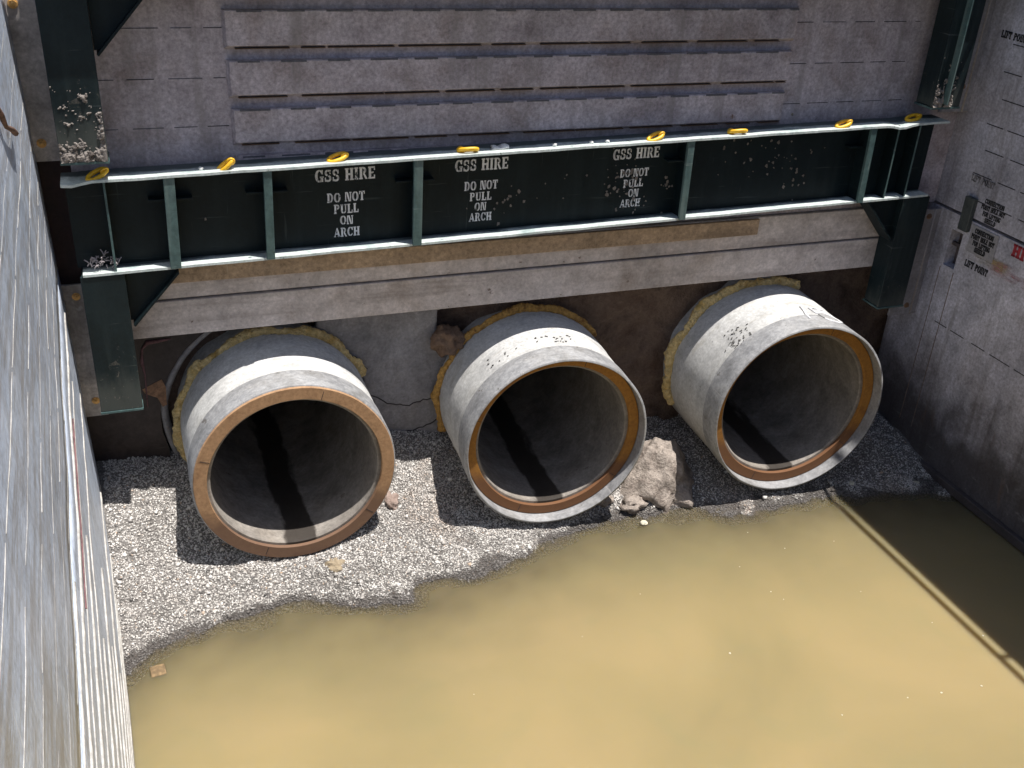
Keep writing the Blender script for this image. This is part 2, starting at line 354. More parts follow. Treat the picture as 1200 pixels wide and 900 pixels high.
# ------------------------------------------------------------------ stencil letters (slab serif, with bridges)
def ring_q(cx, cy, rx, ry, tx, ty, a0, a1, n=10):
    q = []
    for i in range(n):
        a = R(a0 + (a1-a0)*i/n); b_ = R(a0 + (a1-a0)*(i+1)/n)
        P = lambda t, x, y: (cx + x*math.cos(t), cy + y*math.sin(t))
        q.append([P(a, rx, ry), P(b_, rx, ry), P(b_, rx-tx, ry-ty), P(a, rx-tx, ry-ty)])
    return q
def rc(x0, x1, y0, y1): return [[(x0, y0), (x1, y0), (x1, y1), (x0, y1)]]
def stem(x, w=.22): return rc(x, x+w, 0, 1) + rc(x-.07, x, 0, .09) + rc(x+w, x+w+.07, 0, .09) + rc(x-.07, x, .91, 1) + rc(x+w, x+w+.07, .91, 1)
GL = {
 'I': (.44, stem(.11)),
 'H': (.92, stem(.09) + stem(.61) + rc(.36, .56, .44, .56)),
 'E': (.80, stem(.09) + rc(.42, .74, .9, 1) + rc(.66, .74, .72, .9) + rc(.42, .74, 0, .1) + rc(.66, .74, .1, .28) + rc(.36, .58, .45, .55)),
 'F': (.76, stem(.09) + rc(.42, .72, .9, 1) + rc(.64, .72, .72, .9) + rc(.36, .58, .45, .55)),
 'L': (.76, stem(.09) + rc(.42, .72, 0, .1) + rc(.64, .72, .1, .32)),
 'T': (.82, stem(.30) + rc(.03, .21, .9, 1) + rc(.03, .11, .7, .9) + rc(.61, .79, .9, 1) + rc(.71, .79, .7, .9)),
 'N': (.92, rc(.06, .16, 0, 1) + rc(0, .06, 0, .09) + rc(.16, .26, 0, .09) + rc(.74, .84, 0, 1) + rc(.66, .74, .91, 1) + rc(.84, .92, .91, 1) + [[(.2, 1), (.44, 1), (.71, 0), (.5, 0)]]),
 'A': (.92, [[(.04, 0), (.15, 0), (.44, .93), (.38, 1)], [(.42, 1), (.56, 1), (.88, 0), (.62, 0)]] + rc(.30, .56, .28, .37) + rc(-.02, .22, 0, .08) + rc(.56, .94, 0, .08)),
 'P': (.84, stem(.09) + ring_q(.40, .73, .36, .27, .2, .09, -88, 88)),
 'R': (.90, stem(.09) + ring_q(.40, .73, .36, .27, .2, .09, -70, 88) + [[(.42, .46), (.62, .46), (.90, 0), (.66, 0)]]),
 'D': (.88, stem(.09) + ring_q(.40, .5, .42, .5, .22, .09, -86, 86, 14)),
 'O': (.92, ring_q(.43, .5, .42, .5, .24, .08, 94, 266, 14) + ring_q(.49, .5, .42, .5, .24, .08, -86, 86, 14)),
 'C': (.86, ring_q(.45, .5, .43, .5, .24, .09, 92, 268, 14) + ring_q(.49, .5, .34, .5, .1, .09, 30, 84) + ring_q(.49, .5, .34, .5, .1, .09, -84, -30) + rc(.73, .82, .66, .98)),
 'G': (.92, ring_q(.45, .5, .43, .5, .24, .09, 92, 268, 14) + ring_q(.49, .5, .34, .5, .1, .09, 30, 84) + ring_q(.49, .5, .34, .5, .1, .09, -84, -40) + rc(.74, .82, .66, .98) + rc(.62, .84, .02, .42) + rc(.54, .9, .36, .44)),
 'S': (.76, ring_q(.38, .74, .32, .26, .17, .1, 35, 255, 14) + ring_q(.38, .27, .34, .27, .18, .1, -145, 75, 14) + rc(.58, .66, .66, .96) + rc(.06, .14, .04, .34)),
 'U': (.90, rc(.09, .31, .3, 1) + rc(.02, .38, .91, 1) + rc(.68, .78, .3, 1) + rc(.6, .86, .91, 1) + ring_q(.43, .32, .34, .32, .2, .1, 182, 262) + ring_q(.47, .32, .31, .32, .1, .1, 278, 358)),
 ' ': (.45, []),
}
def lettering(mb, text, origin, du, dv, h, width=None, squash=1.0, d=None, jit=0.0, bold=0.0):
    """text centred at origin; du, dv = unit vectors of reading and up direction; thin slab"""
    tot = sum(GL[ch][0] + .09 for ch in text) - .09
    k = (width / tot) if width else h*squash
    x = -tot/2; du = Vector(du); dv = Vector(dv); o = Vector(origin)
    d = Vector(d) if d else du.cross(dv)*.0012
    for ch in text:
        w, qs = GL[ch]; j = random.uniform(-jit, jit)
        for q in qs:
            if bold:
                mx = sum(a for a, _ in q)/len(q); my = sum(b_ for _, b_ in q)/len(q)
                q = [(a + bold*(1 if a > mx else -1), b_ + bold*(1 if b_ > my else -1)) for a, b_ in q]
            mb.prism([o + du*((x+px)*k) + dv*((py-.5+j)*h) for px, py in q], d)
        x += w + .09

# ------------------------------------------------------------------ geometry of the pit (metres; water level z = 0)
W = 4.6
PIPES = [  # face centre, outer radius, yaw, collar reach
    ((0.833, 4.138, 0.579), 0.479, -0.016, -0.012),
    ((2.150, 4.082, 0.567), 0.487, 0.050, 0.065),
    ((3.554, 4.016, 0.592), 0.512, 0.052, 0.065)]
YW_X = [-.4, -.1, 0, .12, .26, .5, .70, .95, 1.2, 1.39, 1.75, 2.09, 2.4, 2.74, 3.0, 3.27, 3.6, 3.79, 4.2, 4.62, 5]
YW_Y = [3.60, 3.64, 3.67, 3.78, 3.85, 3.87, 3.91, 3.83, 3.80, 3.84, 3.90, 3.99, 4.08, 4.09, 4.05, 3.98, 3.99, 3.98, 3.92, 3.82, 3.8]
def height(x, y, rough=True):
    yw = float(np.interp(x, YW_X, YW_Y)); d = y - yw
    s = float(np.interp(x, [0, 1.2, 2.4, 3.2, 4.6], [.46, .44, .36, .30, .22]))
    z = s*d if d > 0 else .42*d
    if d > .85: z = s*.85 + (d-.85)*.12
    if z < -.9: z = -.9
    if rough and d > -.6:
        z += .034*nz(x, y, 0, 2.9, 3) + .016*nz(x, y, 3, 7.0, 3)
    for (c, r, yaw, _) in PIPES:
        t = y - c[1]; dx = x - (c[0] + math.tan(yaw)*t)
        if t > -.02 and abs(dx) < r*.97:
            z = min(z, c[2] - math.sqrt(r*r - dx*dx) - .012)
    return z

xs = np.concatenate([np.arange(-.35, 4.951, .02)])
ys = np.concatenate([np.arange(-2.5, 2.55, .3), np.arange(2.6, 4.96, .02)])
vv = []; ny = len(ys); nx = len(xs)
for y in ys:
    for x in xs: vv.append((x, y, height(x, y)))
ff = [(j*nx+i, j*nx+i+1, (j+1)*nx+i+1, (j+1)*nx+i) for j in range(ny-1) for i in range(nx-1)]
mb = MB(); mb.add(vv, ff, 0, True)
gb = mb.build('gravel_bed', M['gravel_bed'], fix=False); tag(gb, kind='structure')

# loose crushed stone lying on the bed: one object, nobody could count it
def stones(n):
    octv = np.array([(1,0,0),(-1,0,0),(0,1,0),(0,-1,0),(0,0,1),(0,0,-1)], float)
    octf = np.array([(0,2,4),(2,1,4),(1,3,4),(3,0,4),(2,0,5),(1,2,5),(3,1,5),(0,3,5)])
    P = []
    while len(P) < n:
        x = random.uniform(-.04, 4.58); yw = float(np.interp(x, YW_X, YW_Y)); y = random.uniform(yw-.28, 4.78)
        z = height(x, y)
        if x < -.05 - .04*(y-3.3): continue
        sc = random.choice((.0040, .0048, .0055, .0066, .0055, .0048)) * random.uniform(.7, 1.1)
        if random.random() < .012: sc *= random.uniform(1.5, 2.8)
        bad = False
        for (c, r, yaw, _) in PIPES:
            t = y - c[1]; dx = x - (c[0] + math.tan(yaw)*t)
            if t > -.03 and dx*dx + (z+.004-c[2])**2 < (r+.006)**2: bad = True
        if x > 3.0 and y > 4.0 and random.random() < .55: continue
        if not bad: P.append((x, y, z + sc*.25, sc))
    P = np.array(P)
    k = len(P)
    vs = octv[None]*P[:, 3][:, None, None]*rng.uniform(.6, 1.35, (k, 6, 1))
    vs += rng.normal(0, .22, (k, 6, 3))*P[:, 3][:, None, None]
    a = rng.uniform(0, 2*math.pi, k); ca, sa = np.cos(a)[:, None], np.sin(a)[:, None]
    x_, y_ = vs[..., 0]*ca - vs[..., 1]*sa, vs[..., 0]*sa + vs[..., 1]*ca
    t = rng.uniform(-.9, .9, k)[:, None]
    z_ = vs[..., 2]*.8; y2 = y_*np.cos(t) - z_*np.sin(t); z2 = y_*np.sin(t) + z_*np.cos(t)
    vs = np.stack([x_, y2, z2], -1) + P[:, None, :3]
    fs = (octf[None] + (np.arange(k)*6)[:, None, None]).reshape(-1, 3)
    me = bpy.data.meshes.new('crushed_gravel')
    me.vertices.add(k*6); me.vertices.foreach_set('co', vs.reshape(-1))
    me.loops.add(len(fs)*3); me.loops.foreach_set('vertex_index', fs.reshape(-1).astype(np.int32))
    me.polygons.add(len(fs)); me.polygons.foreach_set('loop_start', np.arange(0, len(fs)*3, 3, dtype=np.int32))
    me.update(calc_edges=True); me.validate()
    at = me.attributes.new('tone', 'FLOAT', 'POINT'); at.data.foreach_set('value', np.repeat(np.clip(rng.beta(1.5, 1.5, k), 0, 1), 6).astype(np.float32))
    me.materials.append(M['stone'])
    o = bpy.data.objects.new('crushed_gravel', me); COL.objects.link(o); return o
tag(stones(105000), 'loose pale crushed gravel banked under the three pipes', 'gravel', kind='stuff')

# water
ys2 = np.concatenate([np.arange(-2.5, 2.88, .3), np.arange(2.9, 4.5, .03)]); xs2 = np.arange(-.35, 4.951, .05)
vv = [(x, y, 0.0) for y in ys2 for x in xs2]; nx = len(xs2)
dep = [max(0.0, -height(x, y)) if True else 0 for y in ys2 for x in xs2]
ff = [(j*nx+i, j*nx+i+1, (j+1)*nx+i+1, (j+1)*nx+i) for j in range(len(ys2)-1) for i in range(nx-1)]
mb = MB(); mb.add(vv, ff, 0, True); wa = mb.build('water', M['water'], fix=False)
at = wa.data.attributes.new('depth', 'FLOAT', 'POINT'); at.data.foreach_set('value', np.array(dep, np.float32))
tag(wa, kind='structure')

# ground level round the pit (out of frame), with the trench left open
GZ = 2.98; mb = MB(); e = 400
mb.add([(-e,-e,GZ),(e,-e,GZ),(e,e,GZ),(-e,e,GZ),(-.32,-2.5,GZ),(4.93,-2.5,GZ),(4.93,4.95,GZ),(-.32,4.95,GZ)],
       [(0,1,5,4),(1,2,6,5),(2,3,7,6),(3,0,4,7)])
mb.add([(-.32,-2.5,-1),(4.93,-2.5,-1),(4.93,-2.5,GZ),(-.32,-2.5,GZ)], [(0,1,2,3)])  # unseen earth end, set close behind the camera to cut sky and bounce light
tag(mb.build('ground', M['earth_top'], fix=False), kind='structure')

# cut earth face behind the shoring, with the three bores left open
gx = np.arange(-.35, 4.96, .03); gz = np.arange(-.4, 3.0, .03); vv = []
for z in gz:
    for x in gx:
        by = 4.87 if z > 1.25 else float(np.interp(x, [0, 1.75, 2.0, 4.6], [4.86, 4.86, 4.735, 4.735]))
        vv.append((x, by + .04*nz(x, z, 2, 2.2, 4) + .025*nz(x, z, 9, 9, 3), z))
ff = []; n_ = len(gx)
for j in range(len(gz)-1):
    for i in range(n_-1):
        cx, cz = gx[i]+.015, gz[j]+.015; skip = False
        for (c, r, yaw, _) in PIPES:
            t = .75; dx = cx - (c[0] + math.tan(yaw)*t)
            if dx*dx + (cz-c[2])**2 < (r*.90)**2: skip = True
        if not skip: ff.append((j*n_+i, j*n_+i+1, (j+1)*n_+i+1, (j+1)*n_+i))
mb = MB(); mb.add(vv, ff, 0, True); tag(mb.build('earth_face', M['soil'], fix=False), kind='structure')

# ------------------------------------------------------------------ pipes
def pipe(i, label, ring_m, tint, foam_m, arcs, foam_w):
    c, r, yaw, reach = PIPES[i]
    root = thing('concrete_pipe', c, label, 'pipe', 'concrete pipes coming out of the end wall')
    root.rotation_euler.z = -yaw
    body, bore = pipe_mats(tint, i)
    bi = r*.822; ri = r*.858
    o = (0, 0, 0)
    y0 = reach
    mb = MB()
    mb.lathe_y(o, [(r-.003, .145), (r-.0025, .40), (r, .405), (r, 1.4), (r, 3.6)], 160, 0)
    mb.build('outer_wall', body, root)
    mb = MB(); rn = r-.016
    mb.lathe_y(o, [(rn, y0+.022 if y0 > 0 else .014), (bi+.006, y0+.022), (bi, y0+.028), (bi, .8), (bi, 2.0), (bi, 3.6)], 160, 0)
    mb.lathe_y(o, [(bi, 3.6), (.001, 3.6)], 160, 0)
    mb.build('bore', bore, root, sharp=40)
    mb = MB()
    mb.lathe_y(o, [(r-.012, .16), (r-.014, max(y0, 0)+.010), (r-.012, .002), (r-.009, 0), (r-.001, .002), (r+.002, .006), (r+.002, .15), (r-.004, .152)], 160, 0, wob=.0035)
    mb.build('steel_collar', M['collar'], root, sharp=40)
    mb = MB(); ro = r-.0165 if y0 > 0 else r-.0065
    mb.lathe_y(o, [(ro, y0+.02), (ro, y0+.003), (ro-.0025, y0), (ri+.002, y0), (ri, y0+.003), (ri, y0+.02)], 160, 0, closed=True, wob=.003)
    # butt joints of the packer segments
    for a in (-112, -38, 72, 160):
        u = Vector((math.cos(R(a)), 0, math.sin(R(a)))); t = Vector((-u.z, 0, u.x))
        p = u*(ri+.004) + Vector((0, y0-.0012, 0)); q = u*(r-.02) + Vector((0, y0-.0012, 0))
        mb.prism([p - t*.0012, q - t*.0012, q + t*.0012, p + t*.0012], (0, .001, 0), 1)
    mb.build('packing_ring', [ring_m, M['seam']], root, sharp=40)
    # foam squeezed out where the pipe enters the wall
    mb = MB()
    for (a0, a1, yy, amp) in arcs:
        n = int(abs(a1-a0)*1.1); path = []; rad = []
        for k in range(n+1):
            a = R(a0 + (a1-a0)*k/n); q = 1.5*noise.noise(Vector((math.cos(a)*4, math.sin(a)*4, i*5.3+1))) + .5*noise.noise(Vector((math.cos(a)*10, math.sin(a)*17, i)))
            w = foam_w*(1 + .4*q*amp); w *= min(1, .35 + .22*k, .35 + .22*(n-k)); w = max(.008, w)
            rr = r + w*.42 + .006
            path.append((rr*math.cos(a), yy - c[1] + .02*q, rr*math.sin(a))); rad.append(w)
        P = [Vector(p) for p in path]; vs = []; fs = []; sg = 14
        for k, p in enumerate(P):
            u = Vector((p.x, 0, p.z)).normalized()
            for s in range(sg):
                th = 2*math.pi*s/sg; l = rad[k]*(1 + .22*noise.noise(Vector((p.x*13 + math.cos(th)*1.1, p.z*13, math.sin(th)*1.1 + i))) + .10*noise.noise(Vector((p.x*45 + math.cos(th)*3, p.z*45, math.sin(th)*3))))
                vs.append(p + u*(l*math.cos(th)) + Vector((0, l*.9*math.sin(th), 0)))
        for k in range(len(P)-1):
            for s in range(sg): fs.append((k*sg+s, (k+1)*sg+s, (k+1)*sg+(s+1) % sg, k*sg+(s+1) % sg))
        fs += [tuple(range(sg)), tuple(range((len(P)-1)*sg, len(P)*sg))]
        mb.add(vs, fs, 0, True)
    fo = mb.build('foam_seal', foam_m, root)
    tx = bpy.data.textures.new('foam_lumps', 'CLOUDS'); tx.noise_scale = .022; tx.noise_depth = 3
    su = fo.modifiers.new('sub', 'SUBSURF'); su.levels = su.render_levels = 2
    dm = fo.modifiers.new('lumps', 'DISPLACE'); dm.texture = tx; dm.strength = .018; dm.mid_level = .5; dm.texture_coords = 'LOCAL'
    return root
p1 = pipe(0, 'concrete pipe nearest the bright left wall, flat tan ring on its mouth', M['ring_tan'], 1.08, M['foam'],
          [(212, 20, 4.70, 1.1)], .021)
p2 = pipe(1, 'concrete pipe between the grey mortar patch and the broken concrete lump, orange-ringed', M['ring_orange'], 1.0, M['foam_brown'],
          [(205, 128, 4.66, 1.2), (132, 38, 4.66, .8)], .021)
p3 = pipe(2, 'concrete pipe beside the shaded right wall with chalk figure on its top', M['ring_orange'], 1.0, M['foam'],
          [(206, 62, 4.60, 1.1)], .024)
# white chalk figure on top of the right pipe, and an illegible stamp as random specks on two pipes
def on_pipe(i, ang, y, lift=.0015):
    c, r, yaw, _ = PIPES[i]; a = R(ang)
    return Vector(((r+lift)*math.cos(a), y, (r+lift)*math.sin(a)))
mb = MB()
def chalk(mb, i, pts, w, lift=-.0032):
    P = [on_pipe(i, a+9, y, .0036 if y < .153 else .0006) for a, y in pts]
    mb.tube(P, w, 6)
# the figure 5, lying on the crown, top towards the wall
five = [(70, .20), (70, .135), (63, .135)]
chalk(mb, 2, [(80, .10), (79, .155), (77, .21), (76, .26)], .0055)
chalk(mb, 2, [(71, .245), (65, .25), (59.5, .255)], .005)
chalk(mb, 2, [(71, .245), (70.2, .205), (69.5, .18)], .005)
chalk(mb, 2, [(69.5, .18), (64, .205), (58, .19), (54.5, .155), (55.5, .11), (60, .085), (65.5, .085), (69.5, .105)], .0055)
mb.build('chalk_figure', M['stencil'], p3)
mb = MB()
for (a0, a1, y0_, y1_) in ((65, 79, .092, .195),):
    q = []
    for j in range(9):
        for i in range(13):
            u, w = i/12*2-1, j/8*2-1; k = math.sqrt(1-.5*w*w), math.sqrt(1-.5*u*u)
            q.append(on_pipe(2, (a0+a1)/2 + (a1-a0)/2*u*k[0] + .6*noise.noise(Vector((w*3, u*2, a0))), (y0_+y1_)/2 + (y1_-y0_)/2*w*k[1], .0052 if (y0_+y1_)/2 + (y1_-y0_)/2*w*k[1] < .156 else .0022))
    mb.add(q, [(j*13+i, j*13+i+1, (j+1)*13+i+1, (j+1)*13+i) for j in range(8) for i in range(12)], 0, True)
mb.build('grey_rub', flat('grey rubbed patch', (.30, .30, .305), .9, 0, .25), p3)
mb = MB()
for _ in range(34):
    a = random.uniform(74, 132); y = random.choice((.20, .235, .27)) + random.uniform(-.012, .012)
    if abs(a-103) < 5: continue
    p = on_pipe(1, a, y, .0006); s = random.uniform(.002, .0055)
    mb.tube([p, on_pipe(1, a + random.uniform(.4, 1.4), y + random.uniform(-.006, .006), .0006)], s*.7, 6)
mb.build('stamp_marks', M['speck'], p2)
mb = MB()
for _ in range(46):
    a = random.gauss(131, 4.5); y = random.choice((.17, .22, .27)) + random.gauss(0, .018)
    p = on_pipe(2, a, y, .0006); s = random.uniform(.002, .005)
    mb.tube([p, on_pipe(2, a + random.uniform(.3, 1.3), y + random.uniform(-.01, .01), .0006)], s*.7, 6)
mb.build('stamp_marks', M['speck'], p3)

# ------------------------------------------------------------------ end wall (back)
BY = 4.53
root = thing('end_panel', (2.2, BY, 1.5), 'brown grey steel end panel with raised horizontal planks behind the green beam', 'trench panel')
O = root.location
sheet = MB(); sheet.box(.035, 4.597, BY, BY+.10, 1.55, 3.3)
mb = MB()
for k in range(-1, 5):
    z0 = 2.067 + .201*k; z1 = z0 + .147
    # chamfered raised plank
    pf = [(BY, z0-.012), (BY-.032, z0+.006), (BY-.032, z1-.004), (BY-.028, z1), (BY, z1)]
    dx0 = .004*(4-k); dx1 = .0
    vs = [(.690 + dx0 - (.012 if y == BY else 0), y, z) for y, z in pf] + [(3.430 + (.012 if y == BY else 0), y, z) for y, z in pf]
    n = len(pf)
    mb.add(vs, [tuple(range(n)), tuple(range(n, 2*n))[::-1]] + [(i, i+1, n+i+1, n+i) for i in range(n-1)] + [(n-1, 0, n, 2*n-1)])
mb.build('raised_planks', M['back_steel'], root, O, bevel=.0015)
mb = sheet
for k in range(-1, 6):
    z = 2.055 + .201*k
    # stitch weld gaps in the recesses between the planks: dark at the foot, rusty under the plank above
    x = .71 + random.uniform(0, .05)
    while x < 3.38:
        l = random.uniform(.09, .13)
        mb.box(x, min(x+l, 3.428), BY-.0335, BY-.030, z+.1585-.007 + random.uniform(-.001, .001), z+.1585 + random.uniform(0, .0015), 3)
        x += l + random.uniform(.06, .10)
    x = .73
    while x < 3.38:
        l = random.uniform(.10, .30); mb.box(x, min(x+l, 3.425), BY-.0328, BY-.004, z+.0050, z+.0080, 2); x += l + random.uniform(.0, .08)
    for a, b_ in ((.14, .685), (3.45, 4.2)):
        x = a
        while x < b_-.02:
            l = random.uniform(.08, .15); zz = z + .084 + .004*(a > 3)
            mb.box(x, min(x+l, b_), BY-.0015, BY+.002, zz, zz+.0032, 3 if random.random() < .35 else 1); x += l + random.uniform(.04, .06)
mb.build('panel_sheet', [M['back_steel'], M['seam'], M['seam_rust'], M['seam_soft']], root, O)

# boards below the beam
b1 = MB(); b1.box(.05, 4.52, 4.505, 4.57, 1.190, 1.363); o = b1.build('shoring_board', M['board'], None, (2.2, 4.52, 1.19), bevel=.004)
tag(o, 'lower long grey brown board just above the three pipes', 'board', 'boards under the green beam')
b1 = MB(); b1.box(.05, 4.52, 4.512, 4.575, 1.371, 1.545); o = b1.build('shoring_board', M['board'], None, (2.2, 4.52, 1.371), bevel=.004)
tag(o, 'upper grey brown board, half covered by the brown strip under the beam', 'board', 'boards under the green beam')
b1 = MB(); b1.box(.235, 3.41, 4.492, 4.511, 1.452, 1.54); o = b1.build('timber_strip', M['strip'], None, (1.9, 4.5, 1.452), bevel=.003)
tag(o, 'thin warm brown strip fixed to the upper board below the beam flange', 'board')
# joint lines on the right end of the lower board
rootb = o
# dark plates at the left
root = thing('cut_steel_plate', (.1, 4.74, .3), 'dark brown steel plate with curved cut edge and red line beside the leftmost pipe', 'steel plate')
O = root.location
mb = MB(); pts = []
c1 = PIPES[0][0]
out = [(-.16, 4.75, .10), (.285, 4.75, .10)]
rc_ = .572; cx, cz = .83, .60
for k in range(0, 17):
    a = R(196 - k*5.4); x, z_ = cx + rc_*math.cos(a), cz + rc_*math.sin(a)
    out.append((x + .004*random.uniform(-1, 1), 4.75, z_))
out += [(out[-1][0], 4.75, 1.16), (-.16, 4.75, 1.16)]
mb.prism(out, (0, .018, 0)); mb.build('plate_sheet', M['plate'], root, O)
mb = MB()
mb.tube([(.205, 4.747, .70), (.208, 4.747, .80), (.212, 4.747, .88), (.205, 4.747, .95), (.213, 4.747, 1.02), (.24, 4.747, 1.052), (.29, 4.747, 1.055), (.35, 4.747, 1.06)],
        [.003, .004, .0035, .010, .005, .012, .009, .004], 8)
mb.build('marker_line', M['dark_red'], root, O)
mb = MB(); mb.prism([(.19, 4.747, .80), (.285, 4.747, .845), (.30, 4.747, .80), (.295, 4.747, .70), (.275, 4.747, .69), (.255, 4.747, .745), (.20, 4.747, .775)], (0, .002, 0))
mb.build('rust_patch', flat('orange rust scab', (.30, .17, .10), .9, 0, .35), root, O)
# ring round the first bore
mb = MB(); mb.lathe_y((cx, 4.762, cz), [(.566, 0), (.566, .14), (.532, .14), (.530, .03), (.545, 0)], 128, 0, closed=True, wob=.012)
o = mb.build('steel_casing', M['casing'], None, (cx, 4.77, cz)); tag(o, 'curved grey casing edge round the foam of the leftmost pipe', 'casing ring')
# dark filler behind the left gap between the posts
mb = MB(); mb.box(-.20, .16, 4.665, 4.678, 1.30, 2.25); o = mb.build('rusty_plate', surf('dark red brown plate', [(.028, .017, .018), (.06, .03, .03)], 6, .7, spots=(.14, .05, .04), spot_scale=20, spot_lo=.66, spot_hi=.72), None, (0, 4.67, 1.3))
tag(o, 'dark reddish plate in the gap between left wall and beam end', 'steel plate')

# mortar patch, clay, rock
def slab(outline, y, thick, m, name, label, cat, bumpy=.012, n=26):
    xs_ = [p[0] for p in outline]; zs_ = [p[1] for p in outline]
    from mathutils import geometry
    mb = MB(); x0, x1, z0, z1 = min(xs_), max(xs_), min(zs_), max(zs_); idx = {}; vs = []; fs = []
    def inside(x, z):
        k = False; j = len(outline)-1
        for i in range(len(outline)):
            if (outline[i][1] > z) != (outline[j][1] > z) and x < (outline[j][0]-outline[i][0])*(z-outline[i][1])/(outline[j][1]-outline[i][1]) + outline[i][0]: k = not k
            j = i
        return k
    st = .014
    nx_ = int((x1-x0)/st)+1; nz_ = int((z1-z0)/st)+1
    for j in range(nz_):
        for i in range(nx_):
            x = x0+i*st; z = z0+j*st
            if not inside(x+st/2 + .012*nz(x, z, 1, 12, 2), z+st/2 + .012*nz(x, z, 5, 12, 2)): continue
            if math.hypot(x-.833, z-.579) < .47 or math.hypot(x-2.18, z-.567) < .47: continue
            q = []
            for (a, b_) in ((0,0),(1,0),(1,1),(0,1)):
                key = (i+a, j+b_)
                if key not in idx:
                    X = x0+(i+a)*st; Z = z0+(j+b_)*st; idx[key] = len(vs)
                    vs.append((X, y + bumpy*nz(X, Z, 4, 3.0, 4) + bumpy*.35*nz(X, Z, 7, 14, 3), Z))
                q.append(idx[key])
            fs.append(q)
    mb.add(vs, fs, 0, True)
    o = mb.build(name, m, None, ((x0+x1)/2, y, z0), fix=False)
    s = o.modifiers.new('thick', 'SOLIDIFY'); s.thickness = thick; s.offset = -1
    return tag(o, label, cat)
o = slab([(1.06, 1.10), (1.70, 1.10), (1.68, .93), (1.80, .80), (1.90, .72), (1.88, .30), (1.74, .22), (1.3, .14), (1.1, .16), (1.0, .3), (1.0, .9)], 4.74, .07, M['shotcrete'],
     'mortar_patch', 'smooth grey mortar patch on the wall between the left and middle pipes', 'mortar patch')
mb = MB()
def crack(pts, w):
    P = []
    for (a, b_) in zip(pts[:-1], pts[1:]):
        for k in range(7):
            t = k/7; x = a[0]+(b_[0]-a[0])*t; z = a[1]+(b_[1]-a[1])*t + random.uniform(-.006, .006)
            P.append((x, 4.74 + .012*nz(x, z, 4, 3.0, 4) + .0042*nz(x, z, 7, 14, 3) + .0005, z))
    mb.tube(P, w, 6)
crack([(1.27, .66), (1.40, .56), (1.52, .52), (1.66, .55), (1.78, .50)], .0035)
crack([(1.16, .93), (1.26, .84), (1.32, .76)], .0028)
crack([(1.30, .31), (1.48, .335), (1.62, .37), (1.76, .44)], .004)
mb.build('crack', M['seam'], o, (0, 0, 0)).location = -o.location
def lump(name, loc, size, m, label, cat, seed=0, amp=.35, fr=1.6, sub=4, group=None, squash=None):
    bm = bmesh.new(); bmesh.ops.create_icosphere(bm, subdivisions=sub, radius=1)
    for v_ in bm.verts:
        p = v_.co.copy(); d = amp*nz(p.x, p.y, p.z + seed*3.7, fr, 4)
        f_ = noise.voronoi(p*1.5 + Vector((seed, 0, 0)))[0][0]
        v_.co = p*(1 + d + .25*(f_-.5)); v_.co.x *= size[0]; v_.co.y *= size[1]; v_.co.z *= size[2]
    if squash:
        for v_ in bm.verts:
            t = max(-1, min(1, v_.co.z/size[2])); k = 1 + squash*(-t); v_.co.x *= k; v_.co.y *= k
    for f_ in bm.faces: f_.smooth = sub > 3
    me = bpy.data.meshes.new(name); bm.to_mesh(me); bm.free(); me.materials.append(m)
    o = bpy.data.objects.new(name, me); COL.objects.link(o); o.location = loc
    return tag(o, label, cat, group) if label else o
lump('clay_lump', (1.735, 4.70, .915), (.088, .07, .085), M['clay'], 'brown clay lump stuck in the wall top left of the middle pipe', 'clay lump', 3, .4, 1.8)
lump('broken_concrete', (2.88, 4.36, .07), (.23, .25, .235), M['rock'], 'largest broken concrete lump standing on gravel between middle and right pipes', 'rubble', 5, .26, 1.7, 5, squash=.5)
RB = [((2.67, 4.16, .045), .055, 'pale rubble piece at the foot of the broken concrete lump'), ((2.52, 4.22, .06), .04, 'small rubble piece under the lower right rim of the middle pipe')]
for k, (l, s, lb) in enumerate(RB): lump('rubble_piece', l, (s*1.3, s, s*.7), M['rock'], lb, 'rubble', 11+k, .4, 1.5, 4)
lump('rubble_piece', (.98, 4.03, .075), (.055, .05, .045), surf('sandy stone', [(.26, .20, .13), (.46, .38, .27)], 9, .95, bumpd=.02, bs=1), 'sandy stone lying right below the leftmost pipe mouth', 'rubble', 17, .35, 1.5, 4)
lump('rubble_piece', (1.33, 4.33, .20), (.05, .06, .05), surf('pinkish stone', [(.28, .20, .17), (.42, .33, .29)], 9, .95, bumpd=.02, bs=1), 'pinkish rubble on the gravel right of the leftmost pipe', 'rubble', 19, .35, 1.5, 4)

# ------------------------------------------------------------------ arch beam
YF, YB = 4.36, 4.497          # front and back of the flanges
WEB = 4.455
SL = .0188                   # the beam hangs slightly out of level
TZ = lambda x: 1.984 + SL*x  # top of the top flange
HB = .418
def slab_x(mb, x0, x1, y0, y1, f0, f1, mi=0, n=1, droop=None):
    """bar along x whose bottom/top heights follow the beam's slope"""
    vs = []; 
    for k in range(n+1):
        x = x0+(x1-x0)*k/n; d = droop(x) if droop else 0
        for y in (y0, y1):
            for f in (f0, f1): vs.append((x, y, TZ(x)+f + (d if y == y0 else d*.3)))
    fs = [(0,1,3,2), (4*n, 4*n+2, 4*n+3, 4*n+1)]
    for k in range(n):
        o = 4*k
        fs += [(o, o+2, o+6, o+4), (o+1, o+5, o+7, o+3), (o, o+4, o+5, o+1), (o+2, o+3, o+7, o+6)]
    mb.add(vs, fs, mi)
def dent(x):
    d = .0025*noise.noise(Vector((x*5, 0, 0))) + .0012*noise.noise(Vector((x*19, 3, 0)))
    d -= .016*math.exp(-((x-4.09)/.055)**2)
    d -= .014*math.exp(-((x-.03)/.05)**2)
    return d
